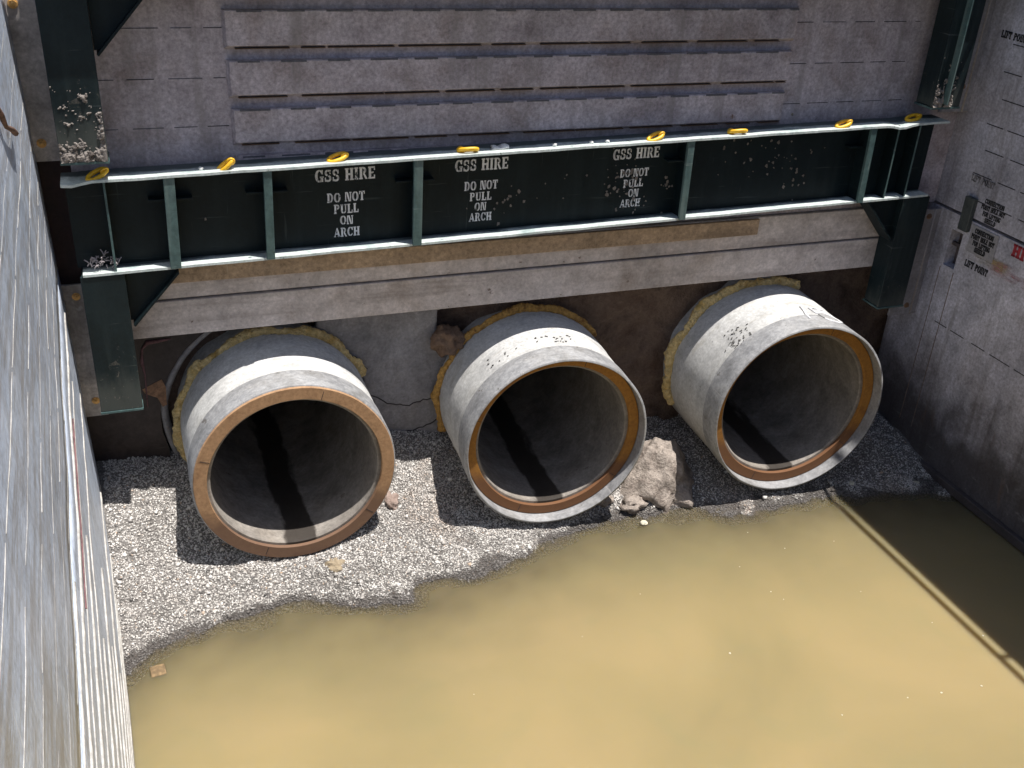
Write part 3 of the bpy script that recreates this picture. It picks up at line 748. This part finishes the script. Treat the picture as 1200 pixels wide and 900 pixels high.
def arch(z_off, label, lower):
    zo = z_off; L0, L1 = -.005, (4.392 if lower else 4.585)
    FT = .011; fw = .022 if lower else .086; yb = YB + (.0 if lower else .06)
    root = thing('arch_beam', (2.2, 4.48, 1.585+zo), label, 'steel beam', 'green arch beams of the trench shoring')
    O = Vector(root.location) - Vector((0, 0, zo))
    if not lower: root.location.y -= .04
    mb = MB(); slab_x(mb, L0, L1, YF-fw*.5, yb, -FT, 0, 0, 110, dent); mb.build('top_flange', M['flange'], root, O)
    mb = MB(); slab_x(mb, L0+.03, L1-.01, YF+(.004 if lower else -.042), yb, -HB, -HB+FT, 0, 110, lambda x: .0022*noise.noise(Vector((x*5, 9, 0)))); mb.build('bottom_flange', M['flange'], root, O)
    mb = MB(); slab_x(mb, L0+.01, L1-.004, WEB, WEB+.014, -HB+FT, -FT); mb.build('web', M['green'], root, O)
    for (x, w, wide) in ((.157, .008, 0), (.410, .045, 1), (.812, .036, 1), (1.476, .042, 1), (2.848, .036, 1), (3.917, .036, 1), (4.09, .008, 0), (4.225, .008, 0)):
        mb = MB(); zt = TZ(x)
        lean = .012*(x-2.2)/2.2 if wide else 0
        if wide:
            mb.box(x-.006, x+.006, YF+.012, WEB, zt-HB+FT+.0005, zt-FT-.0005)
            vs = []
            for z, s in ((zt-HB+.004, 1), (zt-.006, 0)):
                for y in (YF-.006, YF+.012):
                    for sx in (-1, 1): vs.append((x + sx*w/2 + lean*s, y, z))
            mb.add(vs, [(0,2,3,1),(4,5,7,6),(0,1,5,4),(2,6,7,3),(0,4,6,2),(1,3,7,5)], 1)
            if lower: # bracing lugs welded either side
                for sx in (-1, 1):
                    if sx > 0 and x > 2: continue
                    a = x+sx*.004; mb.box(min(a, a+sx*.085), max(a, a+sx*.085), WEB-.05, WEB, zt-.128, zt-.118)
            mb.build('stiffener', [M['green'], M['green_worn']], root, O, bevel=.002)
        else:
            mb.box(x-w/2, x+w/2, YF+.014, WEB, zt-HB+FT+.0005, zt-FT-.0005); mb.box(x-w/2-.0005, x+w/2+.0005, YF+.010, YF+.014, zt-HB+FT+.0005, zt-FT-.0005, 1)
            mb.build('stiffener', [M['green'], M['green_worn']], root, O, bevel=.001)
    # legs hanging under the beam ends
    for sx in (0, 1):
        x0, x1 = ((.012, .190), (4.225, 4.405))[sx]
        zt = TZ((x0+x1)/2)-HB-.002; zb = zt - .655
        mb = MB()
        mb.box(x0, x1, YF+.008, YF+.024, zb, zt)                       # front plate
        mb.box(x0+.004, x0+.018, YF+.024, YF+.138, zb+.003, zt)        # side plates
        mb.box(x1-.018, x1-.004, YF+.024, YF+.138, zb+.003, zt)
        mb.box(x0+.018, x1-.018, YF+.118, YF+.132, zb+.006, zt)
        leg = mb.build('leg', M['green_leg'], root, O, bevel=.003)
        mb = MB(); mb.box(x0-.002, x1+.002, YF+.004, YF+.142, zb-.010, zb-.0005); mb.build('foot_plate', M['green_worn'], leg, (0,0,0))
        bpy.data.objects[leg.name].children
        for ch in leg.children: ch.location = -O
        # gusset
        if not lower and sx: continue
        s = 1 if sx == 0 else -1; xe = x1 if sx == 0 else x0; reach = .215
        mb = MB(); y0, y1 = YF+.05, YF+.075
        mb.prism([(xe, y0, zt), (xe+s*reach, y0, zt), (xe+s*reach, y0, zt-.02), (xe+s*.02, y0, zt-.235), (xe, y0, zt-.235)], (0, .012, 0))
        a = Vector((xe+s*reach, 0, zt-.012)); b_ = Vector((xe+s*.008, 0, zt-.245)); d = (b_-a).normalized(); nrm = Vector((-d.z, 0, d.x))*.010*s
        mb.prism([(a.x, YF+.012, a.z), (b_.x, YF+.012, b_.z), (b_.x+nrm.x, YF+.012, b_.z+nrm.z), (a.x+nrm.x, YF+.012, a.z+nrm.z)], (0, .11, 0))
        mb.build('gusset', M['green'], root, O, bevel=.0015)
    return root, O
arch1, O1 = arch(0, 'long dark green beam across the end wall with white stencilled warnings and yellow rings', True)
for xc, jit, lay in ((1.165, 0, ((0, 0.083, .054, .272), (0, .187, .042, .172), (0, .242, .042, .113), (0, .296, .040, .060), (0, .353, .042, .118))),
                     (1.807, 0, ((0, .083, .054, .262), (.0, .183, .042, .165), (.0, .236, .040, .108), (.0, .287, .039, .058), (.002, .338, .040, .112))),
                     (2.605, 0, ((0, .083, .052, .252), (0, .180, .040, .155), (0, .233, .040, .108), (.006, .284, .039, .056), (-.006, .336, .039, .110)))):
    mb = MB()
    for (dx, dz, h, w), t in zip(lay, ('GSS HIRE', 'DO NOT', 'PULL', 'ON', 'ARCH')):
        lettering(mb, t, (xc+dx, WEB-.0006, TZ(xc)-dz), (1, 0, SL), (0, 0, 1), h, w, d=(0, -.0012, 0), jit=.015, bold=.018)
    mb.build('stencil_lettering', M['stencil'], arch1, O1)
# scabs of dried mud on the web
mb = MB()
def splat(mb, x, z, s, y=WEB):
    P = []
    n = 9
    for k in range(n):
        a = 2*math.pi*k/n; r_ = s*random.uniform(.45, 1.2); P.append((x+r_*math.cos(a), y-.0008, z+r_*1.15*math.sin(a)))
    mb.prism(P, (0, -random.uniform(.001, .004), 0))
for (cx_, cz_, sx_, sz_, n) in ((1.93, 1.73, .035, .05, 14), (2.53, 1.80, .05, .06, 34), (2.62, 1.70, .03, .05, 16), (2.60, 1.86, .02, .03, 8), (3.25, 1.93, .10, .05, 12), (3.42, 1.87, .10, .08, 26), (3.55, 1.80, .05, .05, 14), (2.78, 1.78, .012, .03, 8), (2.2, 1.8, .4, .12, 14), (.75, 1.75, .4, .1, 6)):
    for _ in range(n): splat(mb, random.gauss(cx_, sx_), random.gauss(cz_, sz_), random.choice((.003, .004, .006, .009)))
mb.build('mud_scabs', surf('mud scab', [(.10, .085, .075), (.24, .21, .19)], 20, .95), arch1, O1)
mb = MB()
for _ in range(50):
    x = random.uniform(.05, .17); t = random.random()
    p = Vector((x, YF+random.uniform(.02, .10), TZ(x)-HB+.024 + random.uniform(0, .05)*(1-abs(x-.1)/.1)))
    d = Vector((random.uniform(-1, 1), random.uniform(-.4, .4), random.uniform(-.6, .9))).normalized()*random.uniform(.012, .03)
    mb.tube([p, p+d*.5+Vector((0, 0, .003)), p+d], .0025, 5)
mb.build('rope_fray', flat('frayed pale fibre', (.38, .34, .36), .9), arch1, O1)
# lifting rings lying on the top flange
def ring_mesh():
    mb = MB(); P = []
    a, b_ = .030, .021
    n = 40
    for k in range(n):
        t = 2*math.pi*k/n; c_ = math.cos(t); s_ = math.sin(t)
        P.append((math.copysign(abs(c_)**.8, c_)*b_*1.9, s_*b_*.85, .006*c_))
    mb.tube(P, .0098, 12, closed=True)
    # eye at one end
    E = [(.034 + .014*math.cos(2*math.pi*k/20), -.004, .004 + .014*math.sin(2*math.pi*k/20)) for k in range(20)]
    mb.tube(E, .0058, 10, closed=True)
    return mb
r0 = ring_mesh().build('lifting_ring', M['yellow'], arch1)
spots = [(.135, .02, 25, 16), (.640, .02, -12, 34), (1.119, .03, 10, 10), (1.716, .02, 172, 10), (2.661, .02, 12, 12), (3.117, .02, 168, 12), (3.738, .02, 4, 10), (4.20, .05, 5, 6)]
for i, (x, dy, rz, tilt) in enumerate(spots):
    o = r0 if i == 0 else r0.copy()
    if i: COL.objects.link(o); o.parent = arch1
    o.scale = (1.0, .95, .95)
    o.location = Vector((x, YF+.006+dy, TZ(x)+.013)) - O1
    o.rotation_euler = (R(24), R(-tilt if abs(rz) < 90 else tilt), R(rz))
arch2, O2 = arch(1.160, 'upper green arch beam whose two legs hang down at the top corners', False)
# mud crust on the upper legs
mb = MB(); zl = TZ(.1)-HB-.657 + 1.160
def crust(mb, x, z, s, y):
    bm = bmesh.new(); bmesh.ops.create_icosphere(bm, subdivisions=2, radius=1); sd = random.random()*50
    vs = [v_.co*(1+.9*noise.noise(v_.co*2+Vector((sd, 0, 0)))) for v_ in bm.verts]
    mb.add([(x+p.x*s, y+p.y*s*.45, z+p.z*s) for p in vs], [[v_.index for v_ in f_.verts] for f_ in bm.faces], 0, True); bm.free()
def caked(mb, x0, x1, z0, z1, y, dens, st=.0032):
    nx_ = int((x1-x0)/st); nz_ = int((z1-z0)/st); H = {}
    for j in range(nz_+1):
        for i in range(nx_+1):
            x = x0+i*st; z = z0+j*st
            n = nz(x, z, 3, 26, 4)*.9 + .7*nz(x, z, 8, 75, 3)
            H[i, j] = dens(x, z) + n - .55
    idx = {}; vs = []; fs = []
    for j in range(nz_):
        for i in range(nx_):
            q = ((i, j), (i+1, j), (i+1, j+1), (i, j+1))
            if max(H[k] for k in q) <= 0: continue
            f_ = []
            for k in q:
                if k not in idx:
                    idx[k] = len(vs); h = max(0, H[k])
                    vs.append((x0+k[0]*st, y + .001 - min(.013, .011*h + (.0025 if h > 0 else 0)), z0+k[1]*st))
                f_.append(idx[k])
            fs.append(f_)
    mb.add(vs, fs, 0, False)
caked(mb, .014, .189, zl+.001, zl+.30, YF+.008, lambda x, z: 1.05*math.exp(-((z-zl)/.06)**2) + 1.1*math.exp(-((x-.19)/.026)**2)*max(0, min(1, (.215-(z-zl))/.03)))
mb.build('mud_crust', M['mud'], arch2, Vector(O2) + Vector((0, 0, 1.160)))
mb = MB(); zl = TZ(4.3)-HB-.657+1.160
caked(mb, 4.226, 4.284, zl+.001, zl+.26, YF+.008, lambda x, z: .9*math.exp(-((z-zl)/.10)**2) + .25*math.exp(-((x-4.24)/.012)**2)*(z-zl < .2))
caked(mb, 4.294, 4.35, zl+.001, zl+.26, YF+.008, lambda x, z: .85*math.exp(-((z-zl)/.09)**2) + .3*math.exp(-((x-4.30)/.014)**2)*(z-zl < .2))
mb.build('mud_crust', M['mud'], arch2, Vector(O2) + Vector((0, 0, 1.160)))
mb = MB()
mb.box(4.285, 4.293, YF-.03, YF+.0085, zl+.02, zl+.70)
mb.build('edge_fin', M['green_worn'], arch2, Vector(O2) + Vector((0, 0, 1.160)))

# rag on the flange
mb = MB(); q = []
for j in range(7):
    for i in range(9):
        u, w = i/8, j/6
        q.append((1.83+.085*u+.01*w, YF+.03+.05*w, TZ(1.86)+.002+.016*abs(math.sin(u*5+w*2))*math.sin(math.pi*w)+.006*u))
mb.add(q, [(j*9+i, j*9+i+1, (j+1)*9+i+1, (j+1)*9+i) for j in range(6) for i in range(8)], 0, True)
o = mb.build('rag', M['cloth'], None, (1.86, YF+.05, TZ(1.86)), fix=False); o.modifiers.new('t', 'SOLIDIFY').thickness = .003
tag(o, 'crumpled white rag on top of the green beam above the middle warning', 'rag')
CH = [((.545, .035), 'white mortar crumb on the beam flange by the second yellow ring'), ((2.14, .03), 'white mortar crumb alone on the beam flange, left of the pair'), ((2.33, .035), 'left crumb of the white pair on the beam flange'), ((2.41, .03), 'right crumb of the white pair on the beam flange')]
for k, ((x, dy), lb) in enumerate(CH):
    o = lump('mortar_crumb', (x, YF+dy, TZ(x)+.006), (.010, .009, .008), M['cloth'], lb, 'crumb', 30+k, .4, 1.6, 2)

# ------------------------------------------------------------------ side walls
def hexbolt(x, y, z, s, m, parent, O, axis='y'):
    mb = MB(); P = [(x+s*math.cos(R(60*k+15)), y, z+s*math.sin(R(60*k+15))) for k in range(6)]
    mb.prism(P, (0, -s*.75, 0)); Q = [(x+s*1.3*math.cos(R(24*k)), y+.0005, z+s*1.3*math.sin(R(24*k))) for k in range(15)]
    mb.prism(Q, (0, -.004, 0)); mb.tube([(x, y-s*.7, z), (x, y-s*1.25, z)], s*.5, 10)
    return mb.build('bolt', m, parent, O, bevel=.001)

# left: two stacked panels, slightly splayed and leaning
def lx(y, z): return -.0385*(y-3.25) - .0225*z
def left_panel(z0, z1, label, ribs, flange):
    root = thing('trench_panel', (lx(3, z0), 3, z0), label, 'trench panel', 'steel trench shield panels on both sides')
    O = root.location
    ny_, nz_ = 70, 24; vs = []; fs = []
    y0, y1 = -2.5, 4.60
    ysl = [y0 + .7*k for k in range(5)] + list(np.linspace(1.0, y1, ny_))
    for z in np.linspace(z0, z1, nz_):
        for y in ysl:
            vs.append((lx(y, z) + .004*nz(y, z, 0, 1.6, 3), y, z))
    n = len(ysl)
    fs = [(j*n+i, j*n+i+1, (j+1)*n+i+1, (j+1)*n+i) for j in range(nz_-1) for i in range(n-1)]
    mb = MB(); mb.add(vs, fs, 0, True)
    sh = mb.build('panel_sheet', M['left_steel'], root, O, fix=False)
    s = sh.modifiers.new('t', 'SOLIDIFY'); s.thickness = .10; s.offset = 1
    # make the sheet grow outwards (away from the pit)
    s.offset = 1 if sh.data.polygons[0].normal.x < 0 else -1
    mb = MB()
    for (z, ya, yb, w) in ribs:
        P = []; n = max(4, int((yb-ya)/.06))
        for k in range(n+1):
            y = ya+(yb-ya)*k/n
            P.append((lx(y, z) - .0006 + .004*nz(y, z, 0, 1.6, 3), y, z + .003*noise.noise(Vector((y*7, z*9, 0)))))
        mb.tube(P, [w*(1+.35*noise.noise(Vector((p[1]*30, p[2]*30, 1)))) for p in P], 6)
    mb.build('weld_seams', surf('pale weld bead', [(.40, .385, .36), (.62, .60, .57)], 12, .6, .1), root, O)
    zf0, zf1 = flange
    mb = MB(); mb.prism([(lx(4.6, zf0)-.01, 4.602, zf0), (.030, 4.602, zf0), (.012, 4.602, zf1), (lx(4.6, zf1)-.01, 4.602, zf1)], (0, .016, 0))
    fl = mb.build('end_flange', surf('grey brown flange', blotch=.3, cols=[(.42, .385, .37), (.58, .54, .53)], scale=5, rough=.6, metal=.1, streak=(.19, .16, .14), spots=(.44, .42, .41), spot_scale=12, spot_lo=.63, spot_hi=.7), root, O, bevel=.002)
    return root, O
ribsL = []
zz = [.09, .16, .235, .33, .44, .56, .70, .86, 1.0, 1.145, 1.27, 1.385, 1.50]
for k, z in enumerate(zz):
    ya = 1.0; yb = [4.58, 4.0, 4.58, 3.3, 4.5, 3.2, 3.5, 2.9, 4.4, 3.1, 4.0, 4.55, 2.4][k]
    ribsL.append((z, ya, yb, 1.45*[.0035, .003, .004, .004, .005, .004, .005, .0045, .0035, .005, .003, .005, .0035][k]))
lp1, OL = left_panel(-.5, 1.530, 'bright scuffed left steel wall, lower panel running down into the gravel and water', ribsL, (.765, 1.44))
hexbolt(-.030, 4.601, 1.384, .014, M['bolt'], lp1, OL); hexbolt(-.018, 4.601, .849, .014, M['bolt'], lp1, OL)
ribsU = []
for k, z in enumerate([1.56, 1.69, 1.83, 1.98, 2.13, 2.29, 2.44, 2.6]):
    # stitched beads
    y = 1.0
    while y < 4.5:
        l = random.uniform(.25, .7); ribsU.append((z + .002*random.uniform(-1, 1), y, min(4.56, y+l), random.choice((.0012, .0015, .0020)))); y += l + random.choice((.02, .03, .12))
lp2, OU = left_panel(1.542, 3.10, 'bright scuffed left steel wall, upper panel beside the top left green leg', ribsU, (2.0, 3.1))
hexbolt(-.066, 4.601, 2.078, .015, M['bolt'], lp2, OU); hexbolt(-.085, 4.601, 2.626, .015, M['bolt'], lp2, OU)
mb = MB(); P = []
for k in range(12): y = 2.5+k*.10; P.append((lx(y, 1.32)+.004+.004*nz(y, 1.32, 0, 1.6, 3), y, 1.325))
mb.tube(P, [.005*(.5+.6*abs(noise.noise(Vector((p[1]*3, 0, 0))))) for p in P], 6); mb.build('paint_stripe', M['dark_red'], lp1, OL)
mb = MB(); mb.box(lx(3.4, 2.8)+.002, lx(3.4, 2.8)+.012, 3.18, 3.47, 2.735, 2.86); mb.build('red_marking', M['red_paint'], lp2, OU)
# rope scrap
mb = MB(); mb.tube([(lx(3.0, 2.62)+.01, 2.98, 2.63), (lx(3.1, 2.58)+.012, 3.08, 2.575), (lx(3.12, 2.53)+.014, 3.13, 2.53), (lx(3.2, 2.5)+.02, 3.22, 2.50), (lx(3.3, 2.47)+.022, 3.32, 2.462), (lx(3.42, 2.44)+.012, 3.43, 2.438)], [.006, .009, .006, .008, .009, .005], 8)
o = mb.build('rope_scrap', M['rope'], None, (lx(3.2, 2.5), 3.2, 2.44)); tag(o, 'short brown rope scrap hanging against the upper left wall', 'rope')

# right: two stacked panels
def right_panel(z0, z1, label, rows, pocket=None):
    steel = M['right_steel'] if pocket else M['right_steel_upper']
    root = thing('trench_panel', (W, 3, max(z0, 0)), label, 'trench panel', 'steel trench shield panels on both sides'); O = root.location
    mb = MB(); Y0, Y1 = -2.5, 4.676
    if pocket:
        py0, py1, pz0, pz1 = pocket
        mb.box(W, W+.10, Y0, py0, z0, z1); mb.box(W, W+.10, py1, Y1, z0, z1)
        mb.box(W, W+.10, py0, py1, z0, pz0); mb.box(W, W+.10, py0, py1, pz1, z1)
    else: mb.box(W, W+.10, Y0, Y1, z0, z1)
    for z in rows:
        y = random.uniform(4.24, 4.34)
        while y > 1.2:
            l = random.uniform(.10, .17); mb.box(W-.0012, W+.002, max(1.2, y-l), y, z-.0025, z+.0025, 1); y -= l + random.uniform(.03, .07)
    mb.build('panel_sheet', [steel, M['seam']], root, O)
    return root, O
rowsU = [1.655, 1.79, 1.925, 2.06, 2.20, 2.335, 2.475, 2.60]
ZR = 3.28
ru, ORU = right_panel(1.558, ZR, 'shaded grey right steel wall, upper panel above the dark seam', rowsU)
PK = (4.258, 4.348, 1.236, 1.450)
rl, ORL = right_panel(-.5, 1.540, 'shaded grey right steel wall, lower panel with rectangular pocket, muddy at the water', [.90], PK)
mb = MB(); mb.box(W+.07, W+.085, PK[0]+.001, PK[1]-.001, PK[2]+.001, PK[3]-.001); mb.box(W+.025, W+.045, PK[0]+.001, PK[1]-.001, 1.355, 1.375)
mb.build('lift_pocket', surf('dark rusty pocket', [(.06, .05, .055), (.12, .09, .09)], 12, .8, spots=(.2, .1, .07), spot_scale=25), rl, ORL)
mb = MB(); fy = 4.37
for (ya, yb) in ((4.36, 4.363), (4.250, 4.253)): mb.box(W-.003, W+.001, ya, yb, .2, 1.22)
mb.build('weld_lines', surf('rusty weld line', [(.16, .10, .07), (.30, .24, .21)], 25, .85), rl, ORL)
mb = MB(); mb.box(W-.035, W-.0005, 1.0, 4.4, .005, .06); mb.build('bottom_shoe', surf('wet bottom edge', [(.05, .042, .045), (.09, .078, .08)], 6, .6), rl, ORL, bevel=.006)
for (rt, OO, za, zb, bl) in ((ru, ORU, 2.085, ZR, ((2.221, 'b'),)), (rl, ORL, .875, 1.53, ((1.490, 'b'), (.935, 'b')))):
    mb = MB(); mb.box(4.405, 4.5995, 4.462, 4.4745, za, zb)
    mb.build('end_flange', surf('grey end flange', blotch=.25, cols=[(.25, .24, .26), (.36, .345, .36)], scale=5, rough=.6, metal=.15, streak=(.2, .18, .18), scr=(.5, .49, .5), scr_amt=.3), rt, OO, bevel=.002)
    mb = MB(); mb.tube([(4.558, 4.461, za), (4.558, 4.461, zb)], .005, 6); mb.build('weld_bead', surf('pale bead', [(.32, .29, .28), (.42, .38, .36)], 20, .7), rt, OO)
    for z, _ in bl: hexbolt(4.520, 4.4615, z, .013, M['dull_bolt'], rt, OO)
# lettering on the right wall (reads towards the camera: along -Y)
def wall_text(lines, yc, zc, h, m, parent, O, wd=None, x=W):
    mb = MB()
    for (t, dz, w) in [l for l in lines for _ in range(1)]:
        lettering(mb, t, (x-.0006, yc, zc-dz), (0, -1, 0), (0, 0, 1), h, w, d=(-.0012, 0, 0), jit=.02, bold=.05)
    mb.build('stencil_lettering', m, parent, O)
CP = [('CONNECTION', 0, .140), ('POINT HOLE NOT', .034, .172), ('FOR LIFTING', .068, .130), ('SHIELD', .100, .080)]
wall_text(CP, 4.098, 1.675, .025, M['black_paint'], ru, ORU)
wall_text(CP, 4.105, 1.503, .026, M['black_paint'], rl, ORL, x=W-.006)
mb = MB(); mb.box(W-.0055, W-.0005, 4.005, 4.205, 1.375, 1.530); mb.build('label_plate', surf('pale label plate', [(.30, .288, .305), (.37, .357, .375)], 8, .6), rl, ORL, bevel=.001)
wall_text([('LIFT POINT', 0, .175)], 4.103, 1.310, .036, M['black_paint'], rl, ORL)
wall_text([('LIFT POINT', 0, .185)], 4.275, 2.512, .034, M['black_paint'], ru, ORU)
wall_text([('LIFT POINT', 0, .175)], 4.22, 1.765, .034, M['faint_paint'], ru, ORU)
wall_text([('HI', 0, .085)], 3.855, 1.495, .062, M['red_paint'], rl, ORL)
for nm, mm, (a, b_, c_, d_) in (('rub_mark', 'yellow_smear', (3.86, 4.24, 1.33, 1.42)), ('rub_mark', 'pink_smear', (3.55, 4.05, 1.30, 1.42))):
    mb = MB(); mb.add([(W-.0016, a, c_), (W-.0016, b_, c_), (W-.0016, b_, d_), (W-.0016, a, d_)], [(0, 1, 2, 3)])
    if mm == 'pink_smear': mb.v = [(x-.0008, y, z) for x, y, z in mb.v]
    mb.build(nm, M[mm], rl, ORL)
# connecting key across the seam
mb = MB(); mb.box(W-.030, W-.0005, 4.216, 4.288, 1.475, 1.668)
o = mb.build('connecting_key', surf('dark green grey key', [(.055, .065, .065), (.10, .11, .105)], 10, .6, .2, scr=(.25, .26, .26), scr_amt=.4), None, (W-.015, 4.25, 1.475), bevel=.006)
tag(o, 'dark upright steel key bridging the seam between the two right panels', 'connecting key')
# rail along the top of the right wall
root = thing('guard_rail', (W-.06, 0, ZR), 'thin steel rail fixed just inside the top edge of the right wall', 'rail'); OG = root.location
mb = MB(); mb.tube([(W-.053, y, ZR-.01) for y in np.linspace(-2.5, 4.6, 24)], .017, 10); mb.build('rail', M['collar'], root, OG)
for y in (-2.2, -.4, .9, 2.1, 4.5):
    mb = MB(); mb.box(W-.06, W-.001, y, y+.03, ZR-.04, ZR-.027); mb.build('bracket', M['collar'], root, OG)

# ------------------------------------------------------------------ small floating things
SP = [(2.62, 3.00, .012), (3.05, 3.33, .008), (3.32, 3.62, .007), (3.08, 3.26, .006), (3.25, 2.52, .008), (3.00, 3.55, .006), (3.42, 2.50, .011), (3.63, 2.48, .010), (2.9, 2.52, .007),
      (3.70, 2.9, .006), (2.0, 3.3, .005), (1.4, 3.1, .005), (3.5, 3.2, .005), (2.4, 3.5, .005), (3.2, 3.8, .006), (3.62, 3.6, .005), (3.88, 2.75, .009)]
proto = lump('scum_fleck', (0, 0, 0), (1, .8, .35), M['bit'], None, None, 40, .3, 1.6, 2)
for k, (x, y, s) in enumerate(SP):
    o = proto if k == 0 else proto.copy()
    if k: COL.objects.link(o)
    o.location = (x, y, .0015); o.scale = (s*.5, s*.5, s*.5); o.rotation_euler.z = random.uniform(0, 6)
    tag(o, 'tiny pale fleck floating on the open brown water', 'fleck', 'pale flecks floating on the muddy water')
FL = [((4.03, 4.02, .03), .022, 'white stone in the shaded gravel right of the right pipe'), ((4.43, 3.93, .02), .020, 'white stone in the shaded gravel at the foot of the right wall'), ((2.68, 4.03, .006), .022, 'rounded white pebble at the waterline below the broken concrete lump')]
for k, (l, s, lb) in enumerate(FL): lump('pebble', l, (s, s*.8, s*.6), M['bit'], lb, 'pebble', 50+k, .25, 1.4, 3)
mb = MB(); mb.box(.085, .150, 3.60, 3.67, -.03, .004); o = mb.build('timber_block', M['submerged'], None, (.12, 3.64, -.02), bevel=.006); o.rotation_euler.z = .1
tag(o, 'small orange brown block awash beside the left wall', 'block')

# ------------------------------------------------------------------ light, sky, camera
TX, TY = .213, .150
sun_dir = Vector((TX, -TY, 1)).normalized()           # towards the sun
sl = bpy.data.lights.new('sun', 'SUN'); sl.energy = 5.0; sl.angle = R(.53); sl.color = (1, .955, .89)
so = bpy.data.objects.new('sun', sl); COL.objects.link(so); so.rotation_euler = sun_dir.to_track_quat('Z', 'Y').to_euler(); so.location = (3, 0, 8)
wd = bpy.data.worlds.new('World'); scene.world = wd; wd.use_nodes = True
nt = wd.node_tree; bg = nt.nodes['Background']; sky = nt.nodes.new('ShaderNodeTexSky'); sky.sky_type = 'NISHITA'; sky.sun_disc = False
sky.sun_elevation = math.asin(sun_dir.z); sky.sun_rotation = math.atan2(sun_dir.x, sun_dir.y)
nt.links.new(sky.outputs[0], bg.inputs[0]); bg.inputs[1].default_value = .068

cam = bpy.data.cameras.new('camera'); co = bpy.data.objects.new('camera', cam); COL.objects.link(co); scene.camera = co
p, y, r = R(28.535784), R(21.37866581), R(3.38835285)
f = Vector((math.sin(y)*math.cos(p), math.cos(y)*math.cos(p), -math.sin(p))); rt = Vector((math.cos(y), -math.sin(y), 0)); up = rt.cross(f)
r2 = rt*math.cos(r) + up*math.sin(r); u2 = up*math.cos(r) - rt*math.sin(r)
mw = Matrix((r2, u2, -f)).transposed().to_4x4(); mw.translation = Vector((.2784, 0, 3.3402)); co.matrix_world = mw
cam.sensor_fit = 'HORIZONTAL'; cam.sensor_width = 36; cam.lens = 1208.1366/1200*36; cam.clip_start = .02; cam.clip_end = 2000
vs_ = scene.view_settings; vs_.view_transform = 'Standard'; vs_.look = 'None'; vs_.exposure = .48; vs_.gamma = 1; vs_.use_curve_mapping = False
scene.cycles.use_denoising = True; scene.cycles.max_bounces = 8; scene.cycles.diffuse_bounces = 5
